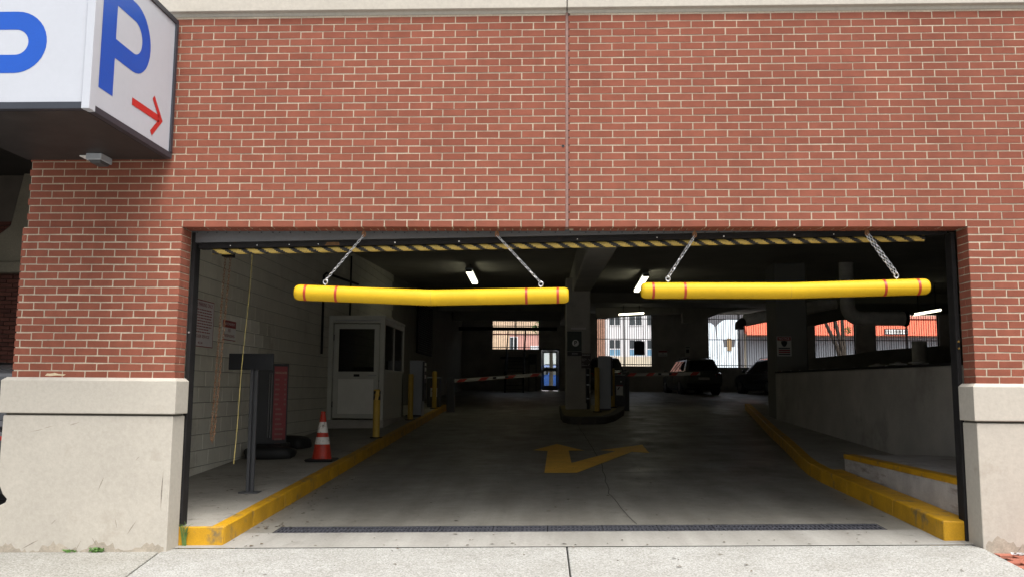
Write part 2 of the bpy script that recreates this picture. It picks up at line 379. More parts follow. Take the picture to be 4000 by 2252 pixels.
for k in range(ns):
    x0 = DX0+k*sw+.004; x1 = DX0+(k+1)*sw-.004; m = MB()
    def bar(xa, xb, ya, yb, t=.0, h=.025):
        m.hexa([fz(xa, ya, t-h), fz(xb, ya, t-h), fz(xb, yb, t-h), fz(xa, yb, t-h), fz(xa, ya, t), fz(xb, ya, t), fz(xb, yb, t), fz(xa, yb, t)])
    bar(x0, x1, DY0+.004, DY0+.045); bar(x0, x1, DY1-.045, DY1-.004); bar(x0, x1, .825, .86)
    bar(x0, x0+.025, DY0+.045, DY1-.045, -.001); bar(x1-.025, x1, DY0+.045, DY1-.045, -.001)
    nb = 12
    for i in range(1, nb):
        xx = x0+.012+(x1-x0-.024)*i/nb; bar(xx-.009, xx+.009, DY0+.045, DY1-.045, -.002)
    m.build('grate_section', IRON, td)

# left walkway with yellow kerb
KH = .155
def wz(x, y): return F(x, y)+KH
wk = MB(); ysw = [.22, 1, 2, 4, 6, 8, 10, 12, 14, 15, 16, 17.5]
wk = grid([-4.66, KX-.12], ysw, wz).build('left_walkway', WALKF); tag(wk, kind='structure')
def strip(m, P, zb, zt, y_face=None):
    for i in range(len(P)-1):
        (xa, ya), (xb, yb) = P[i], P[i+1]
        m.addf([(xa, ya, zb(xa, ya)), (xb, yb, zb(xb, yb)), (xb, yb, zt(xb, yb)), (xa, ya, zt(xa, ya))], [(0, 1, 2, 3)])
m = MB()
for i in range(len(ysw)-1):
    ya, yb = ysw[i]+(0 if i else .02), ysw[i+1]
    xa = KX-.12; 
    m.hexa([(xa, ya, F(KX, ya)-.1), (KX, ya, F(KX, ya)-.1), (KX, yb, F(KX, yb)-.1), (xa, yb, F(KX, yb)-.1),
            (xa, ya, wz(xa, ya)+.004), (KX, ya, wz(KX, ya)+.004), (KX, yb, wz(KX, yb)+.004), (xa, yb, wz(xa, yb)+.004)])
m.hexa([(-3.47, .2, -.2), (KX, .2, -.2), (KX, .235, -.2), (-3.47, .235, -.2), (-3.47, .2, wz(-3.47, .2)+.004), (KX, .2, wz(KX, .2)+.004), (KX, .235, wz(KX, .235)+.004), (-3.47, .235, wz(-3.47, .235)+.004)])
kL = m.build('left_kerb', YPAINT, bevel=.008); tag(kL, kind='structure')

# right kerb, step and walkway
kp = [(3.24, .24), (3.24, 1.35), (3.22, 2.6), (3.21, 3.5), (3.24, 4.1), (3.33, 4.8), (3.5, 5.81), (3.72, 7.2), (3.95, 8.8), (4.30, 11), (4.87, 14.56), (5.2, 16.5)]
m = MB()
for i in range(len(kp)-1):
    (xa, ya), (xb, yb) = kp[i], kp[i+1]; wd = .26 if ya < 3.4 else .14
    h = .165
    m.hexa([(xa, ya, F(xa, ya)-.1), (xa+wd, ya, F(xa, ya)-.1), (xb+wd, yb, F(xb, yb)-.1), (xb, yb, F(xb, yb)-.1),
            (xa, ya, F(xa, ya)+h), (xa+wd, ya, F(xa, ya)+h), (xb+wd, yb, F(xb, yb)+h), (xb, yb, F(xb, yb)+h)])
kR = m.build('right_kerb', YPAINT, bevel=.008); tag(kR, kind='structure')
m = MB(); vs = []; fs = []
for i, (x, y) in enumerate(kp[3:]):
    vs += [(x+.13, y, F(x, y)+.161), (4.8, y, F(x, y)+.161) if x < 4.5 else (x+.5, y, F(x, y)+.161)]
for i in range(len(kp[3:])-1): fs.append((2*i, 2*i+1, 2*i+3, 2*i+2))
rw = m.addf(vs, fs).build('right_walkway', WALKF); tag(rw, kind='structure')
st = MB().box(3.5, 4.75, .30, 3.5, -.1, .566).build('concrete_step', RISER, bevel=.012); tag(st, kind='structure')
m = MB().box(3.494, 3.62, .34, 3.506, .515, .572).build('yellow_step_edge', YPAINT, st, bevel=.004)

# ------------------------------------------------------------------ the garage building
GB = thing('garage_building', 'red brick parking garage with cream stone pier bases and wide vehicle entrance', 'building', (0, 0, 0))
CH, BHT, BL, BP = .0675, .0575, .1932, .2032
ZL = 2.76
variants = {}
def brick_mesh(lx, ly, lz):
    k = (round(lx, 3), round(ly, 3), round(lz, 3), R.randrange(6))
    if k not in variants:
        j = lambda: R.uniform(-.0013, .0013); m = MB()
        c = [(sx*lx/2+j(), sy*ly/2+j(), sz*lz/2+j()) for sz in (-1, 1) for sx, sy in ((-1, -1), (1, -1), (1, 1), (-1, 1))]
        m.hexa(c); variants[k] = m.mesh('brick', BRICK, bevel=.0025)
    return variants[k]
nbrick = [0]
def brick(parent, x0, x1, y0, y1, z0, z1, bulk=None):
    jy = R.uniform(-.0012, .0012)
    if bulk is None:
        lx, ly, lz = x1-x0, y1-y0, z1-z0
        link('brick', brick_mesh(lx, ly, lz), parent, ((x0+x1)/2, (y0+y1)/2+jy, (z0+z1)/2+R.uniform(-.0007, .0007)), (0, R.uniform(-.003, .003), R.uniform(-.002, .002))); nbrick[0] += 1
    else:
        a = R.uniform(-.0014, .0014); b = a+R.uniform(-.0012, .0012); x0 += R.uniform(-.0014, .0014); x1 += R.uniform(-.0014, .0014)
        bulk.hexa([(x0, y0+jy, z0+a), (x1, y0+jy, z0+b), (x1, y1, z0+b), (x0, y1, z0+a), (x0, y0+jy, z1+a), (x1, y0+jy, z1+b), (x1, y1, z1+b), (x0, y1, z1+a)])
# upper wall: two panels either side of the control joint
XL, XR = -4.89, 7.2
for side, (pa, pb) in (('l', (XL, -.013)), ('r', (.013, XR))):
    wp = MB().box(pa+.012, pb-.002 if side == 'l' else pb-.01, .0025, .2, ZL+.003, ZL+29*CH+.01)
    wp = wp.build('wall_panel', MORTAR, GB)
    bulk = MB()
    for c in range(29):
        z0 = ZL+c*CH; off = 0 if c % 2 == 0 else BP/2
        k0 = int(math.floor((pa-off)/BP))-1
        for k in range(k0, int((pb-off)/BP)+2):
            x0 = off+k*BP+.0050; x1 = x0+BL
            x0 = max(x0, pa); x1 = min(x1, pb)
            if x1-x0 < .03: continue
            vis = c == 0 and -3.7 < x0 and x1 < 3.9
            if c == 0 and x1 > -3.47 and x0 < 3.47: brick(wp, x0, x1, 0, .098, z0, z0+BHT, None if vis else bulk)
            else: brick(wp, x0, x1, 0, .09, z0, z0+BHT, bulk)
    if side == 'l':      # return at the outer corner
        pass
    tag(bulk.build('brick', BRICK, wp), kind='stuff')
# inner row of the soffit (brick on edge)
bulk = MB(); x = -3.46
while x < 3.4:
    if abs(x+.029) > .034: brick(None, x, x+.0577, .107, .198, ZL-.001, ZL+.05, bulk)
    x += .0677
tag(bulk.build('soffit_brick', BRICK, GB), kind='stuff')
m = MB(); m.box(-.0125, .0125, .003, .15, ZL, ZL+29*CH+.02); m.build('control_joint', M('sealant', (.21, .125, .105), .7, .2, 8, 60, .2, .2), GB)
# piers
def pier(inner, outer, s):
    lo, hi = min(inner, outer), max(inner, outer)
    p = MB().box(lo+.012 if s < 0 else lo+.006, hi-.006 if s < 0 else hi-.012, -.0125, .2, ZL-20*CH-.01, ZL-.004).build('brick_pier', MORTAR, GB)
    for c in range(20):
        z1 = ZL-.0100-c*CH; z0 = z1-BHT; half = c % 2 == 0
        x = inner; first = True
        while True:
            ln = (BL-BP/2-.0005 if half and first else BL)
            if half and first: ln = .0916
            a, b = (x-ln, x) if s < 0 else (x, x+ln)
            if s < 0: a = max(a, outer)
            else: b = min(b, outer)
            if b-a < .03: break
            if first: brick(p, a, b, -.015, .178+.015 if half else .083, z0, z1)
            else: brick(p, a, b, -.015, .083, z0, z1)
            if first and not half:
                aa, bb = (x-.0916, x) if s < 0 else (x, x+.0916); brick(p, aa, bb, .0945, .193, z0, z1)
            first = False
            x = a-.0100 if s < 0 else b+.0100
            if (s < 0 and x <= outer) or (s > 0 and x >= outer): break
    return p
pier(-3.448, -4.915, -1); pier(3.455, 4.92, 1)
# cast stone cap and base
def stone_cap(x0, x1, name='pier_cap'):
    m = MB(); y0, y1 = -.07, .2; zt = 1.412; zb = 1.10; ch = .032
    pr = [(0, zb), (0, zt-ch*.75), (ch, zt)]
    rings = [[(x0+o, y0+o, z), (x1-o, y0+o, z), (x1-o, y1, z), (x0+o, y1, z)] for o, z in ((.004, zb), (0, zb+.006), (0, zt-ch*.8), (ch, zt+.002))]
    vs = sum(rings, []); fs = [(0, 3, 2, 1), (12, 13, 14, 15)]
    for k in range(3):
        for i in range(4): fs.append((k*4+i, k*4+(i+1) % 4, k*4+4+(i+1) % 4, k*4+4+i))
    return m.addf(vs, fs).build(name, STONE, GB, bevel=.005, seg=2)
stone_cap(-4.975, -3.405); stone_cap(3.405, 4.98)
# left base with a bite broken out of its outer edge, right base whole
prof_l = [(-3.428, -.4), (-3.428, 1.082), (-4.945, 1.082), (-4.95, .62), (-4.945, .50), (-4.90, .40), (-4.86, .36), (-4.87, .33), (-4.91, .31), (-4.952, .28), (-4.955, -.4)]
MB().prism([(x, -.05, z) for x, z in prof_l], (0, .25, 0)).build('pier_base', STONE, GB, bevel=.007, seg=2)
MB().box(3.428, 4.955, -.05, .2, -.4, 1.082).build('pier_base', STONE, GB, bevel=.007, seg=2)
MB().box(-4.93, -3.44, -.03, .18, 1.078, 1.104).build('cap_joint', SIDE_DARK, GB); MB().box(3.44, 4.93, -.03, .18, 1.078, 1.104).build('cap_joint', SIDE_DARK, GB)
# stone band above
for a, b in ((XL-.03, -.004), (.004, XR)):
    zt = ZL+29*CH+.012
    m = MB(); m.prism([(a, .2, zt), (a, .004, zt), (a, -.006, zt+.026), (a, -.045, zt+.034), (a, -.045, 6.4), (a, .2, 6.4)], (b-a, 0, 0)); m.build('stone_band', STONE, GB, bevel=.004)
MB().box(XL+.02, -4.7, .2, 38.2, -.5, 6.3).build('outer_wall', OLDBRICK, GB)
# inner walls, roof slab
BW = MB().box(-4.7, -4.662, .2, 38, -.4, 5.6).build('block_wall', BLOCKJ, GB)
blk = MB().box(0, .014, -.1985, .1985, -.0965, .0965).mesh('block', BLOCKM, bevel=.003)
blks = MB(); nb = 0
PATCH = M('patch_paint', (.78, .76, .67), .85, .06, 2, 120, .1, .4)
blk2 = MB().box(0, .014, -.1985, .1985, -.0965, .0965).mesh('block', PATCH, bevel=.003)
for c in range(24):
    z = .02+c*.2032
    for k in range(42):
        y = .45+k*.4064+(.2032 if c % 2 else 0); yy = y
        if y > 17.2 or z > 4+.035*y+.1 or z < F(-4.65, y)-.2: continue
        if 2.9 < y < 8.7 and z > wz(-4.65, y)-.12 and z < 3.55:
            pat = 4.0 < y < 5.9 and 1.80 < z < 2.4
            link('block', blk2 if pat else blk, BW, (-4.662, y, z)); nb += 1
        else: blks.box(-4.662, -4.648, y-.1985, y+.1985, z-.0965, z+.0965)
tag(blks.build('block', BLOCKM, BW), kind='stuff')
CZ = lambda y: 4.0+.035*y
MB().hexa([(-4.7, .2, CZ(.2)), (22.4, .2, CZ(.2)), (22.4, 38.3, CZ(38.3)), (-4.7, 38.3, CZ(38.3)), (-4.7, .2, 6.1), (22.4, .2, 6.1), (22.4, 38.3, 6.25), (-4.7, 38.3, 6.25)]).build('roof_slab', CEIL, GB)
MB().box(22, 22.4, .2, 38.3, -.5, 6.1).build('side_wall', CONC, GB)
m = MB().box(4.9, 22, .21, .4, -.5, 6.0); m.box(-4.65, 4.9, .5, .56, ZL+.42, 4.4); m.build('front_infill', CONC, GB)
# beams
def beam(x0, x1, y0, y1, h, name='beam', mat=CEIL):
    return MB().hexa([(x0, y0, CZ(y0)-h), (x1, y0, CZ(y0)-h), (x1, y1, CZ(y1)-h), (x0, y1, CZ(y1)-h), (x0, y0, CZ(y0)+.05), (x1, y0, CZ(y0)+.05), (x1, y1, CZ(y1)+.05), (x0, y1, CZ(y1)+.05)]).build(name, mat, GB, bevel=.02)
beam(.47, .93, .57, 37.8, .66, mat=M('beam_concrete', (.55, .53, .48), .9, .12, 1.5, 60, .1, .2))
MB().box(-4.66, .3, 36, 36.2, 4.27, 4.44).build('tie_beam', DARKSTEEL, GB)
beam(-4.66, .45, 27.4, 27.9, .5); beam(-4.66, .45, 33.0, 33.35, .62); beam(.95, 22, 24.0, 24.5, .35)
# columns
MB().box(.30, .93, 14.75, 15.5, .5, 4.2).build('column', CONC, GB, bevel=.02)
MB().box(4.66, 5.32, 11.0, 11.8, .3, 4.05).build('column', M('column_dark', (.17, .17, .15), .8, .1, 2, 60, .1, .1), GB, bevel=.02)  # this column has a darker tone than the island column
# ramp soffits
m = MB(); m.prism([(2.05, 33, 5.3), (2.1, 33, 4.66), (4.7, 33, 4.85), (6.1, 33, 4.92), (6.12, 33, 4.45), (6.61, 33, 4.45), (7.26, 33, 4.70), (8.05, 33, 4.97), (8.7, 33, 5.09), (9.6, 33, 5.14), (9.6, 33, 5.4)], (0, .5, 0)); m.build('ramp_soffit', CONC, GB)
m = MB(); m.prism([(9.3, 29.5, 3.81), (11.2, 29.5, 4.11), (12.43, 29.5, 4.39), (14.5, 29.5, 4.62), (18, 29.5, 4.6), (18, 29.5, 5.3), (9.3, 29.5, 5.3)], (0, .6, 0)); m.build('ramp_soffit', CEIL, GB)
# concrete parapet by the right walkway, with a dark capping rail
m = MB().hexa([(4.80, .6, 0), (5.0, .6, 0), (4.82, 11, 0), (4.62, 11, 0), (4.80, .6, 1.65), (5.0, .6, 1.65), (4.82, 11, 1.715), (4.62, 11, 1.715)]).build('parapet', CONC, GB, bevel=.015)
MB().hexa([(4.79, .6, 1.647), (5.02, .6, 1.647), (4.84, 11, 1.712), (4.61, 11, 1.712), (4.79, .6, 1.68), (5.02, .6, 1.68), (4.84, 11, 1.745), (4.61, 11, 1.745)]).build('capping_rail', DARKSTEEL, m, bevel=.006)
mm = MB()
for i in range(15):
    y = 1.2+i*.68+R.uniform(-.1, .1); t = (y-.6)/10.4; mm.cyl((4.84-.18*t, y, 1.678+.065*t), (4.84-.18*t, y, 1.694+.065*t), .012, n=8)
mm.build('bolt', GALV, m)
# far ramp parapet
m = MB().prism([(10.4, 29.9, .8), (10.4, 29.9, 2.66), (11.24, 29.9, 2.755), (12.89, 29.9, 2.92), (13.8, 29.9, 3.08), (15.3, 29.9, 3.2), (21.9, 29.9, 3.7), (21.9, 29.9, .8)], (0, .2, 0)).build('ramp_parapet', CONC, GB)
# back wall with openings
def k38(x, z): return (-.1675+(x+.1675)*1.0459, 1.3375+(z-1.3375)*1.0459)
WIN = [(-3.12, -.60, 3.42, 4.90), (2.37, 5.30, 2.57, 5.3), (8.17, 11.4, 2.54, 5.3), (13.66, 15.75, 2.54, 5.3), (16.77, 20.0, 2.54, 5.3)]
DOOR = (-.55, .455)
wm = MB(); z0, z1 = .8, 5.6
segs = [-4.7, -3.12, -.60, -.55, .455, 2.37, 5.30, 8.17, 11.4, 13.66, 15.75, 16.77, 20, 22]
for a, b in zip(segs[:-1], segs[1:]):
    hit = [q for q in WIN if abs(q[0]-a) < .01]
    if hit:
        q = hit[0]; wm.box(a, b, 38, 38.25, z0, q[2]); wm.box(a, b, 38, 38.25, q[3], z1)
    elif abs(a-DOOR[0]) < .01: wm.box(a, b, 38, 38.25, 3.45, z1)
    else: wm.box(a, b, 38, 38.25, z0, z1)
bwall = wm.build('back_wall', CONC, GB)
BARM = M('black_bar', (.012, .012, .013), .5)
for (a, b, c, d) in WIN:
    gx = MB(); n = int(round((b-a)/.119)); 
    for z in (c+.10, c+(d-c)*.52, d-.25): gx.box(a, b, 38.10, 38.13, z-.02, z+.02)
    for x in (a+.03, (a+b)/2, b-.03): gx.box(x-.028, x+.028, 38.09, 38.14, c, d)
    go = gx.build('window_grille', BARM, GB)
    bm_ = MB().box(-.0135, .0135, -.009, .009, 0, d-c).mesh('bar', BARM)
    for i in range(1, n):
        link('bar', bm_, go, (a+(b-a)*i/n, 38.115, c))
MB().box(4.33, 4.90, 38.05, 38.08, 3.15, 3.88).build('dark_panel', SIGNBLACK, GB)
# glazed back door
dr = thing('glazed_door', 'grey aluminium exit door with two glass panes in the back wall', 'door', (-.05, 38.1, F(0, 38)))
m = MB(); zb = F(0, 38)
m.box(-.55, -.47, 38.03, 38.2, zb, 3.45); m.box(.375, .455, 38.03, 38.2, zb, 3.45); m.box(-.47, .375, 38.03, 38.2, 3.36, 3.45); m.build('frame', DOORALU, dr)
m = MB(); m.box(-.465, -.36, 38.06, 38.12, zb+.02, 3.35); m.box(.265, .37, 38.06, 38.12, zb+.02, 3.35); m.box(-.36, .265, 38.06, 38.12, 3.24, 3.35); m.box(-.36, .265, 38.06, 38.12, 2.28, 2.46); m.box(-.36, .265, 38.06, 38.12, zb+.02, zb+.27)
leaf = m.build('door_leaf', DOORALU, dr)
MB().box(-.36, .265, 38.085, 38.095, 2.46, 3.24).build('pane', GLASS, leaf); MB().box(-.36, .265, 38.085, 38.095, zb+.27, 2.28).build('pane', GLASS, leaf)
MB().tube([(.2, 38.06, 2.34), (.2, 38.0, 2.34), (-.3, 38.0, 2.34), (-.3, 38.06, 2.34)], .014, 6).build('push_bar', GALV, leaf)
# louvre on the left wall
m = MB(); m.box(-4.648, -4.6, 21.9, 25.6, 2.55, 4.35); lo_ = m.build('louvre_panel', DARKSTEEL, GB)
for i in range(22):
    z = 2.62+i*.078; MB().hexa([(-4.6, 22, z), (-4.56, 22, z), (-4.56, 25.5, z), (-4.6, 25.5, z), (-4.6, 22, z+.05), (-4.595, 22, z+.05), (-4.595, 25.5, z+.05), (-4.6, 25.5, z+.05)]).build('slat', M('slat_grey', (.12, .12, .12), .5), lo_)
# vertical conduit on the left wall
MB().tube([(-4.62, 11.75, 4.3), (-4.62, 11.75, 2.9)], .02, 8).build('conduit', DARKSTEEL, GB)
MB().tube([(-4.62, 9.4, 2.0), (-4.62, 9.4, 3.55), (-4.62, 9.6, 3.62), (-4.62, 12.5, 3.75)], .025, 8).build('conduit', DARKSTEEL, GB)

# ------------------------------------------------------------------ roll-up door
RD = thing('roll_up_door', 'raised steel roll-up door with black and yellow striped bottom edge', 'roll-up door', (0, .3, ZL))
def hz(x): return 2.722+.0195*x          # lower edge of the steel header
m = MB().hexa([(-3.455, .215, hz(-3.46)), (3.455, .215, hz(3.46)), (3.455, .40, hz(3.46)), (-3.455, .40, hz(-3.46)), (-3.455, .215, ZL+.3), (3.455, .215, ZL+.3), (3.455, .40, ZL+.4), (-3.455, .40, ZL+.4)]).build('header_plate', STEEL, RD)
mm = MB(); x = -3.4
while x < 1.6:
    mm.cyl((x, .216, ZL-.012), (x, .209, ZL-.012), .006, n=6); x += R.uniform(.06, .14)
mm.build('rivet', BLACK, RD)
m = MB()
for dz0, dz1, y0, y1 in ((-.012, .004, .235, .36), (-.05, -.012, .250, .35)):
    m.hexa([(-3.40, y0, hz(-3.4)+dz0), (3.40, y0, hz(3.4)+dz0), (3.40, y1, hz(3.4)+dz0), (-3.40, y1, hz(-3.4)+dz0), (-3.40, y0, hz(-3.4)+dz1), (3.40, y0, hz(3.4)+dz1), (3.40, y1, hz(3.4)+dz1), (-3.40, y1, hz(-3.4)+dz1)])
m.build('bottom_bar', DARKSTEEL, RD)
mm = MB()
for x in (-3.1, -2.85, -2.55, -2.28, -1.57, -.98, .1, .82, 1.42, 2.05, 2.4): mm.cyl((x, .252, hz(x)-.031), (x, .244, hz(x)-.031), .007 if R.random() > .6 else .0045, n=8)
mm.build('rivet', SIGNWHITE, RD)
MB().addf([(x_, .2485, hz(x_)+z_) for x_, z_ in ((-2.22, -.046), (-2.08, -.046), (-2.09, -.015), (-2.20, -.015))], [(0, 1, 2, 3)]).build('rust_patch', M('rust_patch', (.11, .055, .022), .9, .3, 20), RD)
# striped safety edge: a tube with slanted bands
m = MB(); nseg = 760; na = 14; r = .027; vs = []
for i in range(nseg+1):
    x = -3.28+6.5*i/nseg; zc = hz(x)-.0765
    for j in range(na):
        t = 2*math.pi*j/na; vs.append((x+.0, .30+r*.9*math.cos(t), zc+r*math.sin(t)))
fs = []; ms = []
for i in range(nseg):
    for j in range(na):
        fs.append((i*na+j, i*na+(j+1) % na, (i+1)*na+(j+1) % na, (i+1)*na+j))
        ang = (j+.5)/na*2*math.pi; x = -3.28+6.5*(i+.5)/nseg
        lat = ang-math.pi if ang > math.pi*.5 else ang+math.pi   # angle from the street side
        u = (x-lat*.042)/.1545
        ms.append(0 if (u % 1) < .58 else 1)
o0 = len(m.v); m.v += vs; m.f += fs; m.m += ms
YSTRIPE = M('yellow_stripe', (.50, .36, .09), .6, .15, 8, 60, .2, .1, dirt=((.05, .045, .04), 14, .6, .7))
m.build('striped_edge', [YSTRIPE, BLACK], RD, smooth=True)
for s in (-1, 1):
    x0, x1 = sorted((s*3.452, s*3.415))
    m = MB().box(x0, x1, .212, .26, -.1, ZL-.01); x0, x1 = sorted((s*3.452, s*3.425)); m.box(x0, x1, .26, .36, -.1, ZL-.01)
    gd = m.build('guide_rail', DARKSTEEL, RD, bevel=.004)
    bo = MB()
    for z in ((1.72, 1.78) if s > 0 else (1.83, 1.3)): bo.cyl((s*3.433, .212, z), (s*3.433, .204, z), .009, n=8)
    bo.build('bolt', BRASS if s > 0 else GALV, gd)

# ------------------------------------------------------------------ clearance bars and their chains
def clear_bar(label, pts, bands, dents):
    t = thing('clearance_bar', label, 'clearance bar', pts[1], group=None)
    P = [Vector(p) for p in pts]; r = .0715
    path = []; rad = []
    d0 = (P[1]-P[0]).normalized(); d1 = (P[2]-P[1]).normalized()
    capr = lambda k: r*(.62+.38*math.sqrt(max(0, 1-(1-k/.05)**2)))
    for k in (0, .002, .006, .013, .022, .034, .05): path.append(P[0]+d0*k); rad.append(capr(k))
    for k in (.3, .6, .9, .97): path.append(P[0].lerp(P[1], k)); rad.append(r)
    path.append(P[1]+Vector((0, 0, .001))); rad.append(r)
    for k in (.03, .1, .4, .7): path.append(P[1].lerp(P[2], k)); rad.append(r)
    for k in (.05, .034, .022, .013, .006, .002, 0): path.append(P[2]-d1*k); rad.append(capr(k))
    MB().tube(path, rad, 28).build('tube', YPLASTIC, t, smooth=True)
    def on(x):
        a, b = (P[0], P[1]) if x < P[1].x else (P[1], P[2]); k = (x-a.x)/(b.x-a.x); return a.lerp(b, k), (b-a).normalized()
    for x in bands:
        c, d = on(x); MB().cyl(c-d*.011, c+d*.011, r+.0018, n=28, caps=True).build('tape_band', REDTAPE, t, smooth=True)
    c, d = on(P[1].x+.001); MB().cyl(c-d*.0015, c+d*.0015, r+.0008, n=28).build('seam', M('seam', (.4, .26, .03), .5), t)
    return t, on
YB = .12
b1, on1 = clear_bar('yellow tubular clearance bar sagging to a bend in its middle', [(-2.442, YB, 2.187), (-1.207, YB, 2.142), (.017, YB, 2.168)], (-2.34, -2.06, -.358, -.08), 0)
b2, on2 = clear_bar('long yellow tubular clearance bar, nearly straight, in front of the large wrapped pipes', [(.658, YB, 2.211), (1.956, YB, 2.213), (3.16, YB, 2.252)], (.762, 1.04, 2.77, 3.06), 0)
def link_ring(m, c, d, nrm, ln, wd, r, n=10, k=5):
    d = d.normalized(); nrm = (nrm-d*nrm.dot(d)).normalized(); path = []
    for i in range(n):
        t = 2*math.pi*i/n; u = math.cos(t); v = math.sin(t)
        path.append(c+d*(u*wd/2+(ln-wd)/2*(1 if u > .01 else -1 if u < -.01 else 0))+nrm*v*wd/2)
    m.tube(path, r, k, closed=True)
def chain(label, a, b, name='hanging_chain', double=False, mat=GALV, ln=.034, wd=.0185, r=.0029, cat='chain', sag=.0, group=None, parts=True):
    a = Vector(a); b = Vector(b); d = b-a; m = MB(); n = int(d.length/(ln-2*r*1.15))
    o1 = Vector((0, 1, 0)); o2 = d.normalized().cross(o1)
    rows = (-.012, .012) if double else (0,)
    for off in rows:
        for i in range(n):
            c = a.lerp(b, (i+.5)/n)+o2*off+Vector((0, 0, -sag*math.sin(math.pi*(i+.5)/n))); q = math.radians(45+R.uniform(-12, 12))
            nr = (o1*math.cos(q)+o2*math.sin(q)) if i % 2 == 0 else (-o1*math.sin(q)+o2*math.cos(q))
            link_ring(m, c, d, nr, ln, wd, r)
    t = thing(name, label, cat, a, group)
    m.build('links', mat, t, smooth=True)
    if parts:
        h = MB(); h.cyl((a.x, a.y, a.z-.0), (a.x, a.y, ZL+.02), .006, n=8); link_ring(h, a+Vector((0, 0, .012)), Vector((0, 0, 1)), Vector((1, 0, 0)), .045, .03, .005)
        h.build('hook', RUST, t, smooth=True)
        e = MB(); link_ring(e, b+Vector((0, 0, -.012)), Vector((0, 0, 1)), Vector((1, 0, .2)), .042, .038, .0055); e.cyl(b+Vector((0, 0, -.03)), b+Vector((0, 0, -.075)), .006, n=8)
        e.build('eye_bolt', GALV, t, smooth=True)
    return t
def top(on, x): c, d = on(x); return c.z+.0715+.045
chain('galvanised chain holding up the wall end of the sagging yellow bar', (-1.832, YB, 2.705), (-2.169, YB, top(on1, -2.169)))
chain('galvanised chain from rusty hook to the sagging bar near the central beam', (-.625, YB, 2.705), (-.23, YB, top(on1, -.23)))
chain('galvanised chain on the straight yellow bar beside the ceiling lamp, knotted at its hook', (1.138, YB, 2.70), (.896, YB, top(on2, .896)), r=.0038, wd=.023, ln=.04)
chain('doubled galvanised chain on the straight yellow bar near the right brick pier', (2.648, YB, 2.715), (2.886, YB, top(on2, 2.886)), double=True)
# hoist chain loop and rope inside the left jamb
hc = MB(); yb_ = 1.0
ptop1, ptop2, pb1, pb2 = pt(-3.427, yb_, 2.66), pt(-3.375, yb_, 2.66), pt(-3.492, yb_, .86), pt(-3.462, yb_, .86)
path = [ptop1.lerp(pb1, i/20) for i in range(21)]+[pt(-3.478, yb_, .80)]+[pb2.lerp(ptop2, i/20) for i in range(21)]
tot = 0; seglen = [(path[i+1]-path[i]).length for i in range(len(path)-1)]
i = 0; acc = 0; step = .030; k = 0
for i in range(len(path)-1):
    s = acc
    while s < seglen[i]:
        d = (path[i+1]-path[i]).normalized(); nr = Vector((1, .3, 0)) if k % 2 else Vector((-.3, 1, 0))
        link_ring(hc, path[i]+d*s, d, nr, .036, .017, .0026, 8, 4); s += step; k += 1
    acc = s-seglen[i]
hct = thing('hoist_chain', 'long rusty loop of hoist chain hanging beside the left door rail', 'chain', (-3.45, yb_, .8))
hc.build('links', RUST, hct, smooth=True)
MB().box(-3.45, -3.35, .95, 1.06, 2.64, 2.70).build('wheel_bracket', DARKSTEEL, hct); MB().cyl((-3.40, .96, 2.68), (-3.40, 1.04, 2.68), .04, n=16).build('chain_wheel', DARKSTEEL, hct)
MB().box(-3.43, -3.37, .95, 1.06, 2.70, 4.1).build('bracket_arm', DARKSTEEL, hct)
rp = MB(); pth = [(-3.155+(-.10)*t+.005*math.sin(t*9), 1.0, 2.62-t*2.03) for t in [i/24 for i in range(25)]]
rp.tube(pth, [.0034+.001*math.sin(i*1.7) for i in range(25)], 6)
rpt = rp.build('pull_rope', ROPE, smooth=True); tag(rpt, 'thin frayed yellow pull rope hanging beside the rusty hoist chain', 'rope')
MB().tube([(-3.155, 1.0, 2.61), (-3.155, 1.0, CZ(1)+.02)], .007, 6).build('upper_rope', ROPE, rpt)

# ------------------------------------------------------------------ projecting parking sign
SG = thing('parking_sign', 'white box sign with blue P and red arrow projecting from the brick wall', 'sign', (-4.24, -.7, 3.38))
sx0, sx1, sy0, sy1, sz0, sz1 = -4.90, -3.57, -1.46, -.03, 3.38, 4.66
MB().box(sx0+.012, sx1-.012, sy0+.012, sy1, sz0+.012, sz1-.012).build('cabinet', WHITEP, SG, bevel=.004)
tr = .05
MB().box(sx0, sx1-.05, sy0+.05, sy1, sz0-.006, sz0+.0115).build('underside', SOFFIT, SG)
m = MB(); m.box(sx0, sx1-.06, sy0, sy0+.05, sz0-.004, sz0+tr); m.box(sx1-.05, sx1, sy0+.09, sy1, sz0-.004, sz0+tr); m.box(sx1-.05, sx1+.002, -.075, sy1+.002, sz0+tr+.001, sz1); m.box(sx1-.05, sx1+.001, sy0+.05, sy1+.001, sz1-.03, sz1+.02); m.box(sx0, sx1-.05, sy0, sy0+.05, sz1-.03, sz1+.02)
m.box(sx0, sx0+.05, sy0+.05, sy1, sz0-.004, sz0+tr)
m.build('edge_trim', BLACKTRIM, SG, bevel=.003)
MB().box(sx1-.058, sx1+.003, sy0-.003, sy0+.088, sz0-.003, sz1-.005).build('corner_post', WHITEP, SG, bevel=.003)
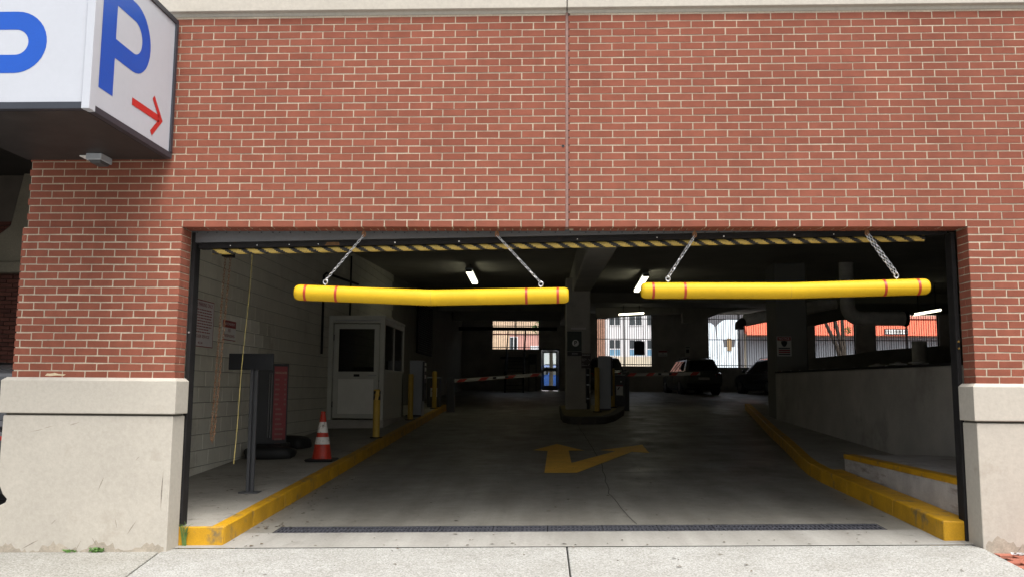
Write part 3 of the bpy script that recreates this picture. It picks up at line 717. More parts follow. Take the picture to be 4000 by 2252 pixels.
def letterP(x0, zb, cz, ro, ri, wd, st):
    # outline pieces in (u, z): stem and bowl
    polys = [[(x0, zb), (x0+st, zb), (x0+st, cz+ro), (x0, cz+ro)]]
    uc = x0+wd-ro
    n = 18; arc = [(-90+180*i/n) for i in range(n+1)]
    def pn(r, a): return (uc+r*math.cos(math.radians(a)), cz+r*math.sin(math.radians(a)))
    for i in range(n): polys.append([pn(ri, arc[i]), pn(ro, arc[i]), pn(ro, arc[i+1]), pn(ri, arc[i+1])])
    polys.append([(x0+st, cz-ro), (uc, cz-ro), (uc, cz-ri), (x0+st, cz-ri)]); polys.append([(x0+st, cz+ri), (uc, cz+ri), (uc, cz+ro), (x0+st, cz+ro)])
    return polys
m = MB()
for p in letterP(-1.325, 3.59, 4.195, .292, .138, .80, .215): m.addf([(sx1-.0105, u, z) for u, z in p], [tuple(range(4))])
m.build('letter_p', BLUE, SG)
m = MB()
for p in letterP(-4.62, 3.47, 3.897, .24, .098, .69, .15): m.addf([(u, sy0+.0105, z) for u, z in p], [tuple(range(4))])
m.build('letter_p', BLUE, SG)
m = MB()
for p in ([(-.797, 3.69), (-.797, 3.628), (-.30, 3.632), (-.30, 3.694)], [(-.407, 3.84), (-.44, 3.80), (-.30, 3.664), (-.228, 3.664)], [(-.228, 3.664), (-.30, 3.664), (-.455, 3.515), (-.42, 3.48)]):
    m.addf([(sx1-.0095, u, z) for u, z in p], [(0, 1, 2, 3)])
m.build('red_arrow', REDV, SG)
cm = thing('camera_box', 'small grey camera housing fixed under the white parking sign', 'camera box', (-4.17, -.15, 3.33))
MB().box(-4.24, -4.10, -.26, -.06, 3.315, 3.374).build('housing', MACH, cm, bevel=.006); MB().hexa([(-4.2, -.24, 3.29), (-4.12, -.22, 3.29), (-4.12, -.1, 3.29), (-4.2, -.1, 3.29), (-4.22, -.25, 3.315), (-4.11, -.25, 3.315), (-4.11, -.08, 3.315), (-4.22, -.08, 3.315)]).build('lens_cover', MACHD, cm); MB().box(-4.34, -4.245, -.18, -.08, 3.366, 3.374).build('label_plate', SIGNWHITE, cm)

# ------------------------------------------------------------------ neighbour on the left: passage with old brick under an added shade slab
NB = thing('neighbour_building', 'dark old brick building with stone corbel beside the garage', 'building', (-8, 6, 0))
m = MB().box(-14, -4.93, 6.02, 6.4, -.3, 7); nwall = m.build('brick_wall', M('old_mortar', (.10, .085, .07), .9), NB)
ob = MB().box(-.0968, .0968, 0, .05, -.0288, .0288).mesh('brick', OLDBRICK, bevel=.003); cnt = 0
for c in range(58):
    z = .1+c*.0675
    for k in range(8):
        x = -9.3+k*.2032+(.1 if c % 2 else 0)
        if 2.72 < z < 2.95 and k > 5: continue
        if z > 3.25 and k >= 3: continue
        link('brick', ob, nwall, (x, 5.985-(.05 if k > 3 and z > 2.3 and z < 2.75 else 0)+R.uniform(-.004, .004), z)); cnt += 1
MB().prism([(-9.6, 6.02, 3.3), (-7.2, 6.02, 3.3), (-7.2, 6.02, 5.2), (-8.6, 6.02, 5.2), (-8.85, 6.02, 3.9)], (0, -.12, 0)).build('stone_block', M('old_stone', (.22, .20, .15), .9, .2, 2, 40, .15, .3), NB, bevel=.02)
MB().box(-9.6, -8.55, 5.82, 6.02, 3.12, 3.3).build('stone_corbel', M('old_stone', (.22, .20, .15)), NB, bevel=.02)
MB().box(-14, -4.95, 1.2, 6.4, 4.75, 5.1).build('added_shade_slab', M('shade_slab_dark', (.04, .035, .03), .9), NB)  # unseen slab added overhead so the passage stays dark
MB().box(-14, -10.3, -.6, 6.0, -.3, 4.75).build('passage_wall', nwall.data.materials[0], NB)
pf = MB().addf([(-10.3, 0, -.16), (-4.9, 0, -.09), (-4.9, 6.02, -.09), (-10.3, 6.02, -.16)], [(0, 1, 2, 3)]).build('passage_floor', ASPH); tag(pf, kind='structure')

# ------------------------------------------------------------------ lane furniture on the left walkway
def bl(q, u, v): a, b, c, d = q; return (a.lerp(b, u)).lerp(d.lerp(c, u), v)
# wall signs
def wall_sign(name, label, y0, y1, z0, z1, build):
    t = thing(name, label, 'sign', (-4.64, (y0+y1)/2, z0)); build(t, -4.646, y0, y1, z0, z1); return t
def priv(t, x, y0, y1, z0, z1):
    MB().box(x, x+.006, y0, y1, z0, z1).build('plate', SIGNG, t, bevel=.001)
    fr = MB(); e = .012
    for a, b, c, d in ((y0, y1, z1-e, z1), (y0, y1, z0, z0+e), (y0, y0+e, z0+e, z1-e), (y1-e, y1, z0+e, z1-e)): fr.addf([(x+.0075, a, c), (x+.0075, b, c), (x+.0075, b, d), (x+.0075, a, d)], [(0, 1, 2, 3)])
    fr.build('border', MAROON, t)
    cy = (y0+y1)/2
    text('PRIVATE PARKING ONLY', .07, MAROON, t, (x+.007, cy, z1-.06), (0, 1, 0), (0, 0, 1), width=.74, bold=.01)
    ln = MB()
    for i in range(9):
        z = z1-.125-i*.036; wd = (.72, .74, .74, .74, .74, .72, .70, .5, .62)[i]; y = cy-wd/2
        while y < cy+wd/2-.03:
            l = R.uniform(.03, .09); l = min(l, cy+wd/2-y); ln.addf([(x+.0075, y, z-.007), (x+.0075, y+l, z-.007), (x+.0075, y+l, z+.007), (x+.0075, y, z+.007)], [(0, 1, 2, 3)]); y += l+.012
    tag(ln.build('small_print', MAROON, t), kind='stuff')
    text('WRECKER SERVICE', .055, MAROON, t, (x+.007, cy, z0+.135), (0, 1, 0), (0, 0, 1), width=.58, bold=.01)
    text('443-549', .045, MAROON, t, (x+.007, cy, z0+.05), (0, 1, 0), (0, 0, 1), bold=.01)
wall_sign('tow_away_sign', 'tall grey sign headed PRIVATE PARKING ONLY on the block wall', 3.02, 3.86, 1.85, 2.455, priv)
def notr(t, x, y0, y1, z0, z1):
    MB().box(x, x+.006, y0, y1, z0, z1).build('plate', SIGNWHITE, t, bevel=.001)
    MB().addf([(x+.0075, y0, z1-.10), (x+.0075, y1, z1-.10), (x+.0075, y1, z1), (x+.0075, y0, z1)], [(0, 1, 2, 3)]).build('header_band', MAROON, t)
    MB().addf([(x+.0075, y0, z0), (x+.0075, y1, z0), (x+.0075, y1, z0+.014), (x+.0075, y0, z0+.014)], [(0, 1, 2, 3)]).build('bottom_band', MAROON, t)
    cy = (y0+y1)/2
    text('PRIVATE PROPERTY', .05, SIGNG, t, (x+.008, cy, z1-.05), (0, 1, 0), (0, 0, 1), width=.42, bold=.01)
    text('NO', .06, MAROON, t, (x+.007, cy, z0+.14), (0, 1, 0), (0, 0, 1), bold=.015); text('TRESPASSING', .055, MAROON, t, (x+.007, cy, z0+.065), (0, 1, 0), (0, 0, 1), width=.42, bold=.015)
wall_sign('no_trespassing_sign', 'small white NO TRESPASSING sign with dark red header on the block wall', 4.19, 4.70, 1.985, 2.265, notr)
# dark sign panel on a post
bz = wz(-3.44, 2.08)
ps = thing('post_sign', 'blank dark sign panel on a grey steel post standing on the walkway', 'sign', (-3.44, 2.08, bz))
m = MB(); m.box(-3.49, -3.458, 2.06, 2.10, bz, 1.56); m.box(-3.438, -3.406, 2.06, 2.10, bz, 1.56); m.box(-3.458, -3.438, 2.085, 2.10, bz, 1.56); m.build('post', MACHD, ps, bevel=.003)
MB().box(-3.55, -3.34, 2.0, 2.16, bz-.004, bz+.012).build('base_plate', MACHD, ps)
MB().box(-3.73, -3.225, 2.03, 2.058, 1.53, 1.712).build('panel', SIGNBLACK, ps, bevel=.004)
# rate board with sandbags
bz = wz(-4.36, 5.65)
rb = thing('rate_board', 'tall narrow red PARKING RATES board in a black frame near the block wall', 'sign', (-4.36, 5.65, bz))
q = [pt(-4.16, 6.35, bz), pt(-4.52, 7.05, bz), pt(-4.52, 7.05, 1.72), pt(-4.16, 6.35, 1.72)]
A0, A1 = pt(-4.56, 5.52, bz+.05), pt(-4.165, 5.74, bz+.05)     # board runs from near the wall outwards, facing the street
dxy = (A1-A0).normalized(); nn = Vector((dxy.y, -dxy.x, 0))
def brd(u, z, o=0): p = A0.lerp(A1, u); return (p.x+nn.x*o, p.y+nn.y*o, z)
m = MB(); m.hexa([brd(0, bz+.16, -.03), brd(1, bz+.16, -.03), brd(1, bz+.16, .03), brd(0, bz+.16, .03), brd(0, 1.70, -.03), brd(1, 1.70, -.03), brd(1, 1.70, .03), brd(0, 1.70, .03)]); m.build('frame', SIGNBLACK, rb, bevel=.004)
MB().addf([brd(.52, bz+.22, .032), brd(.95, bz+.22, .032), brd(.95, 1.66, .032), brd(.52, 1.66, .032)], [(0, 1, 2, 3)]).build('red_face', MAROON, rb)
MB().tube([brd(.44, bz+.25, .04), brd(.44, 1.55, .04)], .006, 6).build('chrome_strip', GALV, rb); MB().tube([brd(.36, bz+.25, .04), brd(.36, 1.55, .04)], .005, 6).build('chrome_strip', GALV, rb)
CREAMT = M('cream_print', (.5, .38, .26), .6)
c = brd(.735, 1.56, .033); text('PARKING RATES', .045, CREAMT, rb, c, dxy, (0, 0, 1), width=.175, bold=.012)
ln = MB()
for i in range(14):
    z = 1.46-i*.075
    for u0, u1 in ((.55, .55+R.uniform(.1, .18)), (.86, .92)):
        if i > 5 and u0 > .8: continue
        if i > 5: u0, u1 = .59, R.uniform(.74, .88)
        ln.addf([brd(u0, z-.014, .0335), brd(u1, z-.014, .0335), brd(u1, z+.014, .0335), brd(u0, z+.014, .0335)], [(0, 1, 2, 3)])
tag(ln.build('small_print', M('pale_red_print', (.30, .14, .12), .6), rb), kind='stuff')
MB().box(-4.58, -4.15, 5.45, 5.95, bz-.01, bz+.162).build('foot', SIGNBLACK, rb, bevel=.01)
def bag(c, sx, sy, sz, label, rz):
    bm = bmesh.new(); bmesh.ops.create_uvsphere(bm, u_segments=18, v_segments=10, radius=1)
    for v in bm.verts:
        x, y, z = v.co; s = lambda a: math.copysign(abs(a)**.55, a)
        v.co = Vector((s(x)*sx*(1+.08*math.sin(5*y+3*z)), s(y)*sy*(1+.06*math.sin(4*x)), max(-.8, s(z)+.12*math.sin(4*x+2)*math.cos(3*y))*sz))
    me = D.meshes.new('sandbag'); bm.to_mesh(me); bm.free(); me.materials.append(BLACK); me.polygons.foreach_set('use_smooth', [True]*len(me.polygons))
    o = link('sandbag', me, None, (c[0], c[1], wz(c[0], c[1])+sz*.8-.005), (0, 0, rz)); tag(o, label, 'sandbag'); return o
bag((-4.22, 5.15, 0), .36, .2, .10, 'large black sandbag on the walkway in front of the red rate board', .2)
bag((-4.26, 6.45, 0), .27, .2, .11, 'smaller black sandbag on the walkway behind the red rate board', -.3)
# traffic cone
cb = wz(-3.36, 4.8)
cn = thing('traffic_cone', 'scuffed orange traffic cone with two white collars and black base', 'traffic cone', (-3.36, 4.8, cb))
MB().lathe([(.155, cb+.03), (.135, cb+.04), (.105, cb+.24)], (-3.36, 4.8, 0), 24).build('lower_body', ORANGE, cn, smooth=True)
MB().lathe([(.1065, cb+.235), (.089, cb+.335)], (-3.36, 4.8, 0), 24).build('collar', WHITEREF, cn, smooth=True)
MB().lathe([(.0875, cb+.332), (.076, cb+.40)], (-3.36, 4.8, 0), 24).build('middle_body', ORANGE, cn, smooth=True)
MB().lathe([(.0775, cb+.395), (.052, cb+.545)], (-3.36, 4.8, 0), 24).build('collar', WHITEREF, cn, smooth=True)
MB().lathe([(.051, cb+.543), (.03, cb+.67), (.034, cb+.675), (.034, cb+.69), (.015, cb+.695)], (-3.36, 4.8, 0), 24).build('tip', ORANGE, cn, smooth=True)
MB().box(-3.56, -3.16, 4.6, 5.0, cb+.002, cb+.034).build('base', BLACK, cn, bevel=.015)
# bollards
def bollard(x, y, z, h, label, r=.06, tape=False):
    t = thing('bollard', label, 'bollard', (x, y, z)); 
    MB().lathe([(r, z), (r, z+h-.03), (r*.9, z+h-.008), (r*.6, z+h)], (x, y, 0), 20).build('post', YB_M, t, smooth=True)
    if tape:
        m = MB(); n = 24
        for i in range(n):
            t0, t1 = 2*math.pi*i/n, 2*math.pi*(i+1)/n; u = (i/n*4) % 1
            zz = lambda k: z+h-.19+.16*k
            m.addf([(x+(r+.003)*math.cos(a_), y+(r+.003)*math.sin(a_), zz(k)) for a_, k in ((t0, 0), (t1, 0), (t1+.45, 1), (t0+.45, 1))], [(0, 1, 2, 3)], 0 if (i//4) % 2 else 1)
        m.build('hazard_tape', [SIGNBLACK, YTAPE], t)
    MB().lathe([(r+.05, z-.003), (r+.05, z+.014), (r+.002, z+.016)], (x, y, 0), 20).build('base_plate', DARKSTEEL, t)
    return t
YB_M = M('bollard_yellow', (.52, .34, .05), .5, .1, 5, 60, .1, .05); YTAPE = M('tape_yellow', (.6, .4, .08), .5)
bollard(-3.22, 7.98, wz(-3.22, 7.98), .86, 'yellow bollard with black hazard tape at its top in front of the booth', .062, True)
bollard(-3.23, 11.89, wz(-3.23, 11.89), 1.02, 'plain yellow bollard between the booth and the ticket machine', .06)
bollard(-3.18, 15.6, wz(-3.18, 15.6), .98, 'plain yellow bollard beside the gate cabinet on the left walkway', .06)
# attendant booth
bx0, bx1, by0, by1 = -4.64, -3.49, 10.0, 12.45; zb = wz(-4, 10)
BT = thing('attendant_booth', 'grey metal attendant booth with half-glazed door against the block wall', 'booth', (-4.06, 11.2, zb))
MB().box(bx0, bx1+.02, by0-.05, by1, zb-.05, zb+.10+.06).build('plinth', CONC, BT)
z0 = zb+.16; z1 = zb+2.22
m = MB()
for x in (bx0, bx1-.09): m.box(x, x+.09, by0, by0+.09, z0, z1)
m.box(bx0+.09, bx1-.09, by0, by0+.09, z1-.10, z1); m.box(bx1-.07, bx1, by1-.07, by1, z0, z1); m.box(bx1-.07, bx1, by0+.09, by1-.07, z1-.12, z1); m.box(bx1-.06, bx1-.01, by0+.09, by1-.07, z0+.95, z0+1.02); m.box(bx1-.06, bx1-.01, (by0+by1)/2-.03, (by0+by1)/2+.03, z0+1.02, z1-.12)
m.box(bx0, bx1, by1-.07, by1-.02, z0, z0+1.0)
m.build('frame', BOOTH, BT, bevel=.004)
MB().box(bx0-.0, bx1+.015, by0-.015, by1+.01, z1+.001, z1+.05).build('roof', BOOTH, BT, bevel=.006)
MB().box(bx1-.05, bx1-.015, by0+.09, by1-.07, z0, z0+.95).build('side_panel', BOOTH, BT)
for ya, yb in ((by0+.09, (by0+by1)/2-.03), ((by0+by1)/2+.03, by1-.07)): MB().box(bx1-.04, bx1-.03, ya, yb, z0+1.02, z1-.12).build('window_pane', TINT, BT)
dx0, dx1 = bx0+.11, bx1-.11; yd = by0+.02
m = MB(); m.box(dx0, dx0+.10, yd, yd+.045, z0+.03, z1-.12); m.box(dx1-.10, dx1, yd, yd+.045, z0+.03, z1-.12); m.box(dx0+.10, dx1-.10, yd, yd+.045, z1-.22, z1-.12); m.box(dx0+.10, dx1-.10, yd, yd+.045, z0+.82, z0+.97); m.box(dx0+.10, dx1-.10, yd, yd+.045, z0+.03, z0+.12)
DRR = m.build('door', BOOTH, BT, bevel=.003)
MB().box(dx0+.10, dx1-.10, yd+.015, yd+.03, z0+.12, z0+.82).build('kick_panel', BOOTHW, DRR); MB().box(dx0+.10, dx1-.10, yd+.018, yd+.026, z0+.97, z1-.22).build('glass', TINT, DRR)
MB().tube([(dx1-.06, yd, z0+.90), (dx1-.06, yd-.05, z0+.90), (dx1-.2, yd-.05, z0+.89)], .012, 8).build('handle', GALV, DRR); MB().box(dx0+.42, dx0+.54, yd-.004, yd+.002, z0+.87, z0+.92).build('name_slot', SIGNBLACK, DRR)
mm = MB()
for z in (z0+.25, z0+1.6): mm.cyl((dx0-.005, yd-.008, z), (dx0-.005, yd-.008, z+.12), .012, n=8)
mm.build('hinge', MACHD, DRR)
MB().tube([(dx0+.02, by0-.012, z1-.05), (dx1-.02, by0-.012, z1-.05)], .012, 8).build('drip_rail', GALV, BT)
# counter and chair back seen through the booth glass
MB().box(bx0+.1, bx1-.15, by1-.6, by1-.08, z0+.78, z0+.82).build('counter', MACHD, BT)
MB().box(bx0+.06, bx0+.1, by0+.6, by0+1.9, z0+.4, z0+1.9).build('cabinet', MACH, BT, bevel=.01)
ch = thing('office_chair', 'dark chair back showing through the glass of the booth door', 'chair', (-4.15, 11.0, z0))
MB().box(-4.4, -3.95, 11.15, 11.23, z0+.62, z0+1.10).build('backrest', BLACK, ch, bevel=.035, seg=2); MB().box(-4.42, -3.93, 10.75, 11.2, z0+.42, z0+.50).build('seat', BLACK, ch, bevel=.03, seg=2); MB().cyl((-4.17, 10.97, z0+.05), (-4.17, 10.97, z0+.43), .03).build('stem', MACHD, ch); MB().cyl((-4.17, 10.97, z0-.0), (-4.17, 10.97, z0+.05), .25, .06).build('foot', MACHD, ch)
# ticket machines, gate cabinets and arms
def machine(x, y, zb, h, label, rz=0):
    t = thing('ticket_machine', label, 'ticket machine', (0, 0, 0))
    MB().box(-.17, .13, -.2, .2, 0, h).build('housing', MACH, t, bevel=.012); MB().box(.131, .175, -.17, .17, .35, h-.02).build('front_panel', MACHD, t, bevel=.006)
    MB().box(-.24, .12, -.24, .24, -.004, .035).build('base_plate', MACHD, t)
    f = MB()
    for z0_, z1_, y0_ in ((h-.12, h-.05, -.13), (h-.25, h-.16, -.13), (h-.42, h-.33, -.1)): f.box(.176, .180, y0_, -y0_, z0_, z1_)
    f.build('display', SIGNWHITE, t); b = MB()
    for z in (h-.55, h-.66): b.cyl((.175, 0, z), (.186, 0, z), .03)
    b.build('button', SIGNBLACK, t)
    t.location = (x, y, zb); t.rotation_euler = (0, 0, rz); return t
machine(-3.24, 13.0, wz(-3.2, 13), 1.30, 'tall grey ticket machine on the left walkway beyond the booth')
def cabinet(x, y, zb, label, h=.78):
    t = thing('gate_cabinet', label, 'gate cabinet', (0, 0, 0))
    MB().box(-.17, .17, -.17, .17, 0, h).build('housing', MACHD, t, bevel=.012); MB().box(-.18, .18, -.18, .18, h, h+.03).build('lid', MACH, t, bevel=.006)
    MB().cyl((.05, -.171, h-.16), (.05, -.18, h-.16), .035, n=16).build('lock_ring', SIGNBLACK, t); MB().cyl((.05, -.1805, h-.16), (.05, -.186, h-.16), .022, n=16).build('lock', SIGNWHITE, t)
    MB().box(-.08, .10, -.174, -.171, .28, .52).build('warning_label', SIGNWHITE, t); f = MB(); f.box(-.08, .10, -.174, -.171, .521, .545); f.build('label_header', MAROON, t)
    f = MB(); f.addf([(-.05, -.1755, .42), (-.03, -.1755, .42), (.03, -.1755, .50), (-.02, -.1755, .49)], [(0, 1, 2, 3)]); f.build('label_figure', SIGNBLACK, t)
    t.location = (x, y, zb); return t
cabinet(-3.02+.02-.25, 16.1, wz(-3.2, 16.1), 'dark gate cabinet with a white warning label on the left walkway')
def arm(p0, p1, label, flip=1):
    t = thing('barrier_arm', label, 'barrier arm', p0); a = Vector(p0); b = Vector(p1); d = (b-a); hh = .045
    def seg(u0, u1, mat, nm, o=0., sl=.0, h=hh):
        q0 = a+d*u0; q1 = a+d*u1; y = -.02-o; s = d.normalized()*sl
        m = MB(); m.hexa([(q0.x, q0.y+y, q0.z-h), (q1.x, q1.y+y, q1.z-h), (q1.x, q1.y+.02, q1.z-h), (q0.x, q0.y+.02, q0.z-h), (q0.x+s.x, q0.y+y, q0.z+h), (q1.x+s.x, q1.y+y, q1.z+h), (q1.x+s.x, q1.y+.02, q1.z+h), (q0.x+s.x, q0.y+.02, q0.z+h)]); return m.build(nm, mat, t)
    seg(0, 1, ARMW, 'boom')
    for u in (.02, .27, .58, .86): seg(u, u+.09, ARMR, 'red_chevron', .003, .09, hh-.002)
    seg(.44, .62, SIGNBLACK, 'black_label', .004, 0, .03); seg(.48, .58, SIGNWHITE, 'plate', .006, 0, .026)
    return t
arm((-2.72, 16.3, 1.555), (-.33, 16.3, 1.745), 'white barrier arm with red chevrons across the left lane')
pv = thing('gate_pivot', 'dark pivot post carrying the barrier arm of the left lane', 'gate post', (-2.86, 16.3, F(-2.86, 16.3)))
MB().box(-2.94, -2.72, 16.33, 16.5, F(-2.86, 16.4)-.005, 1.64).build('post', MACHD, pv, bevel=.01); MB().cyl((-2.80, 16.28, 1.55), (-2.80, 16.34, 1.55), .06, n=14).build('hub', MACHD, pv)
# island with column furniture
ip = [(.15, 16.6), (.15, 13.6), (.19, 12.7), (.32, 12.25), (.6, 12.1), (.9, 12.1), (1.15, 12.25), (1.4, 12.9), (1.75, 14.6), (1.95, 16.6)]
isl = MB().prism([(x, y, F(x, y)-.05) for x, y in ip], (0, 0, .05+KH)).build('island', M('island_kerb', (.06, .055, .045), .8), bevel=.02); tag(isl, kind='structure')
ip2 = [(.6+(x-.75)*.86+.1, 14.6+(y-14.6)*.93) for x, y in ip]
i2 = sheet(ip2, F, KH+.004).build('island_top', M('island_top', (.17, .14, .06), .8, .25, 3, 40, .2, .2), isl)
bollard(1.03, 13.65, F(1.03, 13.65)+KH+.006, 1.07, 'plain yellow bollard at the nose of the central island', .06)
bollard(1.52, 15.2, F(1.5, 15.2)+KH+.006, 1.0, 'plain yellow bollard behind the ticket machine on the central island', .055)
machine(1.27, 14.35, F(1.27, 14.35)+KH+.008, 1.33, 'tall grey ticket machine on the central island by the column')
cabinet(1.74, 16.0, F(1.74, 16.0)+KH-.0, 'dark gate cabinet with a white warning label on the central island', .80)
arm((1.95, 16.35, 1.75), (3.98, 16.35, 1.80), 'white barrier arm with red chevrons across the right lane')
pv = thing('gate_pivot', 'dark pivot post carrying the barrier arm of the right lane', 'gate post', (1.98, 16.4, F(1.98, 16.4)))
MB().box(1.86, 2.06, 16.375, 16.58, F(1.95, 16.45)-.005, 1.84).build('post', MACHD, pv, bevel=.01); MB().cyl((1.99, 16.33, 1.75), (1.99, 16.38, 1.75), .06, n=14).build('hub', MACHD, pv)
# column signs
cs = thing('column_sign', 'dark panel with a white P disc fixed on the island column', 'sign', (.52, 14.74, 2.3))
MB().box(.33, .70, 14.715, 14.748, 2.315, 2.82).build('panel', GREENBLK, cs); MB().cyl((.543, 14.714, 2.52), (.543, 14.708, 2.52), .085, n=28).build('disc', SIGNWHITE, cs)
text('P', .15, SIGNBLACK, cs, (.543, 14.707, 2.52), bold=.03); text('ENTRY', .05, SIGNG, cs, (.53, 14.70, 2.245), bold=.0)
MB().box(.337, .70, 14.705, 14.748, 2.195, 2.30).build('name_strip', SIGNBLACK, cs)
MB().box(.432, .81, 14.66, 14.748, 2.875, 2.915).build('lamp_rail', SIGNG, cs)
c2 = thing('directions_sign', 'brown-black PARKING directions sign with arrows beside the island column', 'sign', (.8, 14.7, 1.88))
MB().box(.69, .928, 14.69, 14.71, 1.88, 2.262).build('panel', M('sign_brown', (.04, .025, .02), .5), c2); MB().box(.80, .83, 14.711, 14.745, 1.0, 2.2).build('bracket', MACHD, c2)
text('PARKING', .045, SIGNWHITE, c2, (.81, 14.689, 2.215), width=.19, bold=.01)
text('MONTHLY', .03, SIGNWHITE, c2, (.77, 14.689, 2.115), width=.12); text('ONLY', .03, SIGNWHITE, c2, (.745, 14.689, 2.075), width=.08); text('ALL', .03, SIGNWHITE, c2, (.735, 14.689, 1.995), width=.05); text('PARKING', .03, SIGNWHITE, c2, (.77, 14.689, 1.955), width=.13)
m = MB(); m.addf([(.865, 14.689, 2.12), (.905, 14.689, 2.075), (.91, 14.689, 2.08), (.87, 14.689, 2.125)], [(0, 1, 2, 3)]); m.addf([(.87, 14.689, 1.955), (.905, 14.689, 1.995), (.90, 14.689, 2.0), (.865, 14.689, 1.96)], [(0, 1, 2, 3)]); m.build('arrow', SIGNWHITE, c2)
mr = thing('pipe_stack', 'black pipe with clamps running down the island column', 'pipe', (.86, 14.7, .9))
MB().tube([(.86, 14.70, F(.86, 14.7)+KH), (.86, 14.70, 1.87)], .035, 10).build('pipe', BLACK, mr, smooth=True); mm = MB()
for z in (1.1, 1.45, 1.7): mm.cyl((.86, 14.7, z), (.86, 14.7, z+.03), .043, n=12)
mm.build('clamp', GALV, mr)
# NOTICE sign on the right column
ns_ = thing('notice_sign', 'pale NOTICE sign with a black shield on the dark column', 'sign', (4.82, 10.98, 2.07))
MB().box(4.67, 4.97, 10.985, 10.998, 2.07, 2.485).build('plate', M('sign_dull', (.5, .5, .46), .6), ns_); MB().box(4.68, 4.96, 10.981, 10.985, 2.40, 2.475).build('header_band', MAROON, ns_)
text('NOTICE', .06, SIGNG, ns_, (4.82, 10.981, 2.438), width=.22, bold=.015)
m = MB(); m.addf([(4.82+x, 10.984, 2.33+z) for x, z in ((-.065, .055), (0, .065), (.065, .055), (.06, 0), (.03, -.05), (0, -.065), (-.03, -.05), (-.06, 0))], [tuple(range(8))][::1]); m.build('shield', SIGNBLACK, ns_)
m = MB()
for z, mi in ((2.235, 0), (2.195, 1), (2.155, 1), (2.11, 0)): m.box(4.70, 4.94, 10.982, 10.985, z-.013, z+.013, mi)
m.build('print_line', [MACHD, MAROON], ns_)
# small wall signs near the far windows
s3 = thing('property_sign', 'small white and red NO TRESPASSING sign on the back wall between barred windows', 'sign', (5.82, 37.98, 3.1))
MB().box(5.59, 6.05, 37.97, 37.998, 3.10, 3.39).build('plate', SIGNWHITE, s3); MB().box(5.60, 6.04, 37.965, 37.97, 3.30, 3.38).build('header_band', MAROON, s3); text('NO', .06, SIGNBLACK, s3, (5.82, 37.969, 3.24), bold=.02); text('TRESPASSING', .06, SIGNBLACK, s3, (5.82, 37.969, 3.16), width=.38, bold=.02)
s4 = thing('instruction_sign', 'faded white instruction sign with a dark square on the back wall', 'sign', (7.1, 37.98, 3.1))
MB().box(6.97, 7.24, 37.97, 37.998, 3.1, 3.66).build('plate', M('sign_faded', (.5, .52, .45), .6), s4); MB().box(7.03, 7.18, 37.965, 37.97, 3.28, 3.46).build('dark_square', SIGNBLACK, s4); MB().box(7.0, 7.21, 37.965, 37.97, 3.55, 3.60).build('print_line', MACHD, s4)
s5 = thing('small_sign_pair', 'two small pale notices fixed one above the other beside a barred window', 'sign', (12.6, 37.98, 3.4))
MB().box(12.35, 12.62, 37.97, 37.998, 3.86, 4.07).build('upper_plate', SIGNG, s5); MB().box(12.37, 12.60, 37.97, 37.998, 3.66, 3.80).build('lower_plate', SIGNG, s5); MB().box(12.42, 12.56, 37.965, 37.97, 3.69, 3.72).build('print_line', SIGNBLACK, s5); MB().box(12.47, 12.53, 37.965, 37.97, 3.94, 4.0).build('print_line', SIGNBLACK, s5)

# ------------------------------------------------------------------ pipes, lids, lamps
pp = thing('wrapped_pipe', 'thick grey wrapped drain pipe with elbows hanging behind the parapet', 'pipe', (7.2, 14, 3.1))
def arc(c, r, a0, a1, n=8): return [(c[0]+r*math.cos(math.radians(a0+(a1-a0)*i/n)), c[1], c[2]+r*math.sin(math.radians(a0+(a1-a0)*i/n))) for i in range(n+1)]
MB().tube([(4.75, 14.3, 3.08), (5.07, 14.3, 3.15), (6.2, 14.3, 3.37), (7.0, 14.3, 3.53)], .15, 18).build('sloping_run', PIPEG, pp, smooth=True)
MB().tube([(7.2, 14, 4.55), (7.2, 14, 3.45)]+arc((7.5, 14, 3.42), .30, 180, 270)+[(8.55, 14, 3.12)], .175, 18).build('elbow_run', PIPEG, pp, smooth=True)
MB().tube([(8.54, 14, 3.12), (8.62, 14, 3.12)], .19, 18).build('coupling', BLACK, pp, smooth=True)
MB().tube([(8.62, 14, 3.12)]+arc((8.62, 14, 2.86), .26, 90, 0)+[(8.88, 14, 2.55)], .175, 18).build('black_elbow', BLACK, pp, smooth=True)
MB().tube([(8.88, 14, 2.56), (8.88, 14, F(8.88, 14))], .17, 18).build('riser', PIPEG, pp, smooth=True)
MB().tube([(4.75, 14.3, 3.08), (4.62, 14.3, 2.98), (4.62, 14.3, 2.86)], .11, 12).build('valve', BLACK, pp, smooth=True)
for yv, n_ in ((14.3, 0),): MB().tube([(5.9, yv, 3.4), (5.9, yv, CZ(yv)+.02)], .012, 6).build('hanger', DARKSTEEL, pp)
tk = thing('capped_tank', 'dark long tank behind the concrete parapet', 'tank', (5.4, 6.5, F(5.4, 6.5)))
MB().box(5.15, 6.3, 4.6, 9.2, F(5.6, 7)-.1, 1.70).build('body', BLACK, tk, bevel=.03)
for i, (y, lb) in enumerate(((5.79, 'nearest the street'), (6.52, ''), (7.40, ''))):
    MB().lathe([(.05, 1.69), (.05, 1.76), (.13, 1.765), (.13, 1.785), (.05, 1.80), (.03, 1.815)], (5.4, y, 0), 20).build('round_cap', M('cap_grey', (.6, .6, .57), .6), tk, smooth=True)
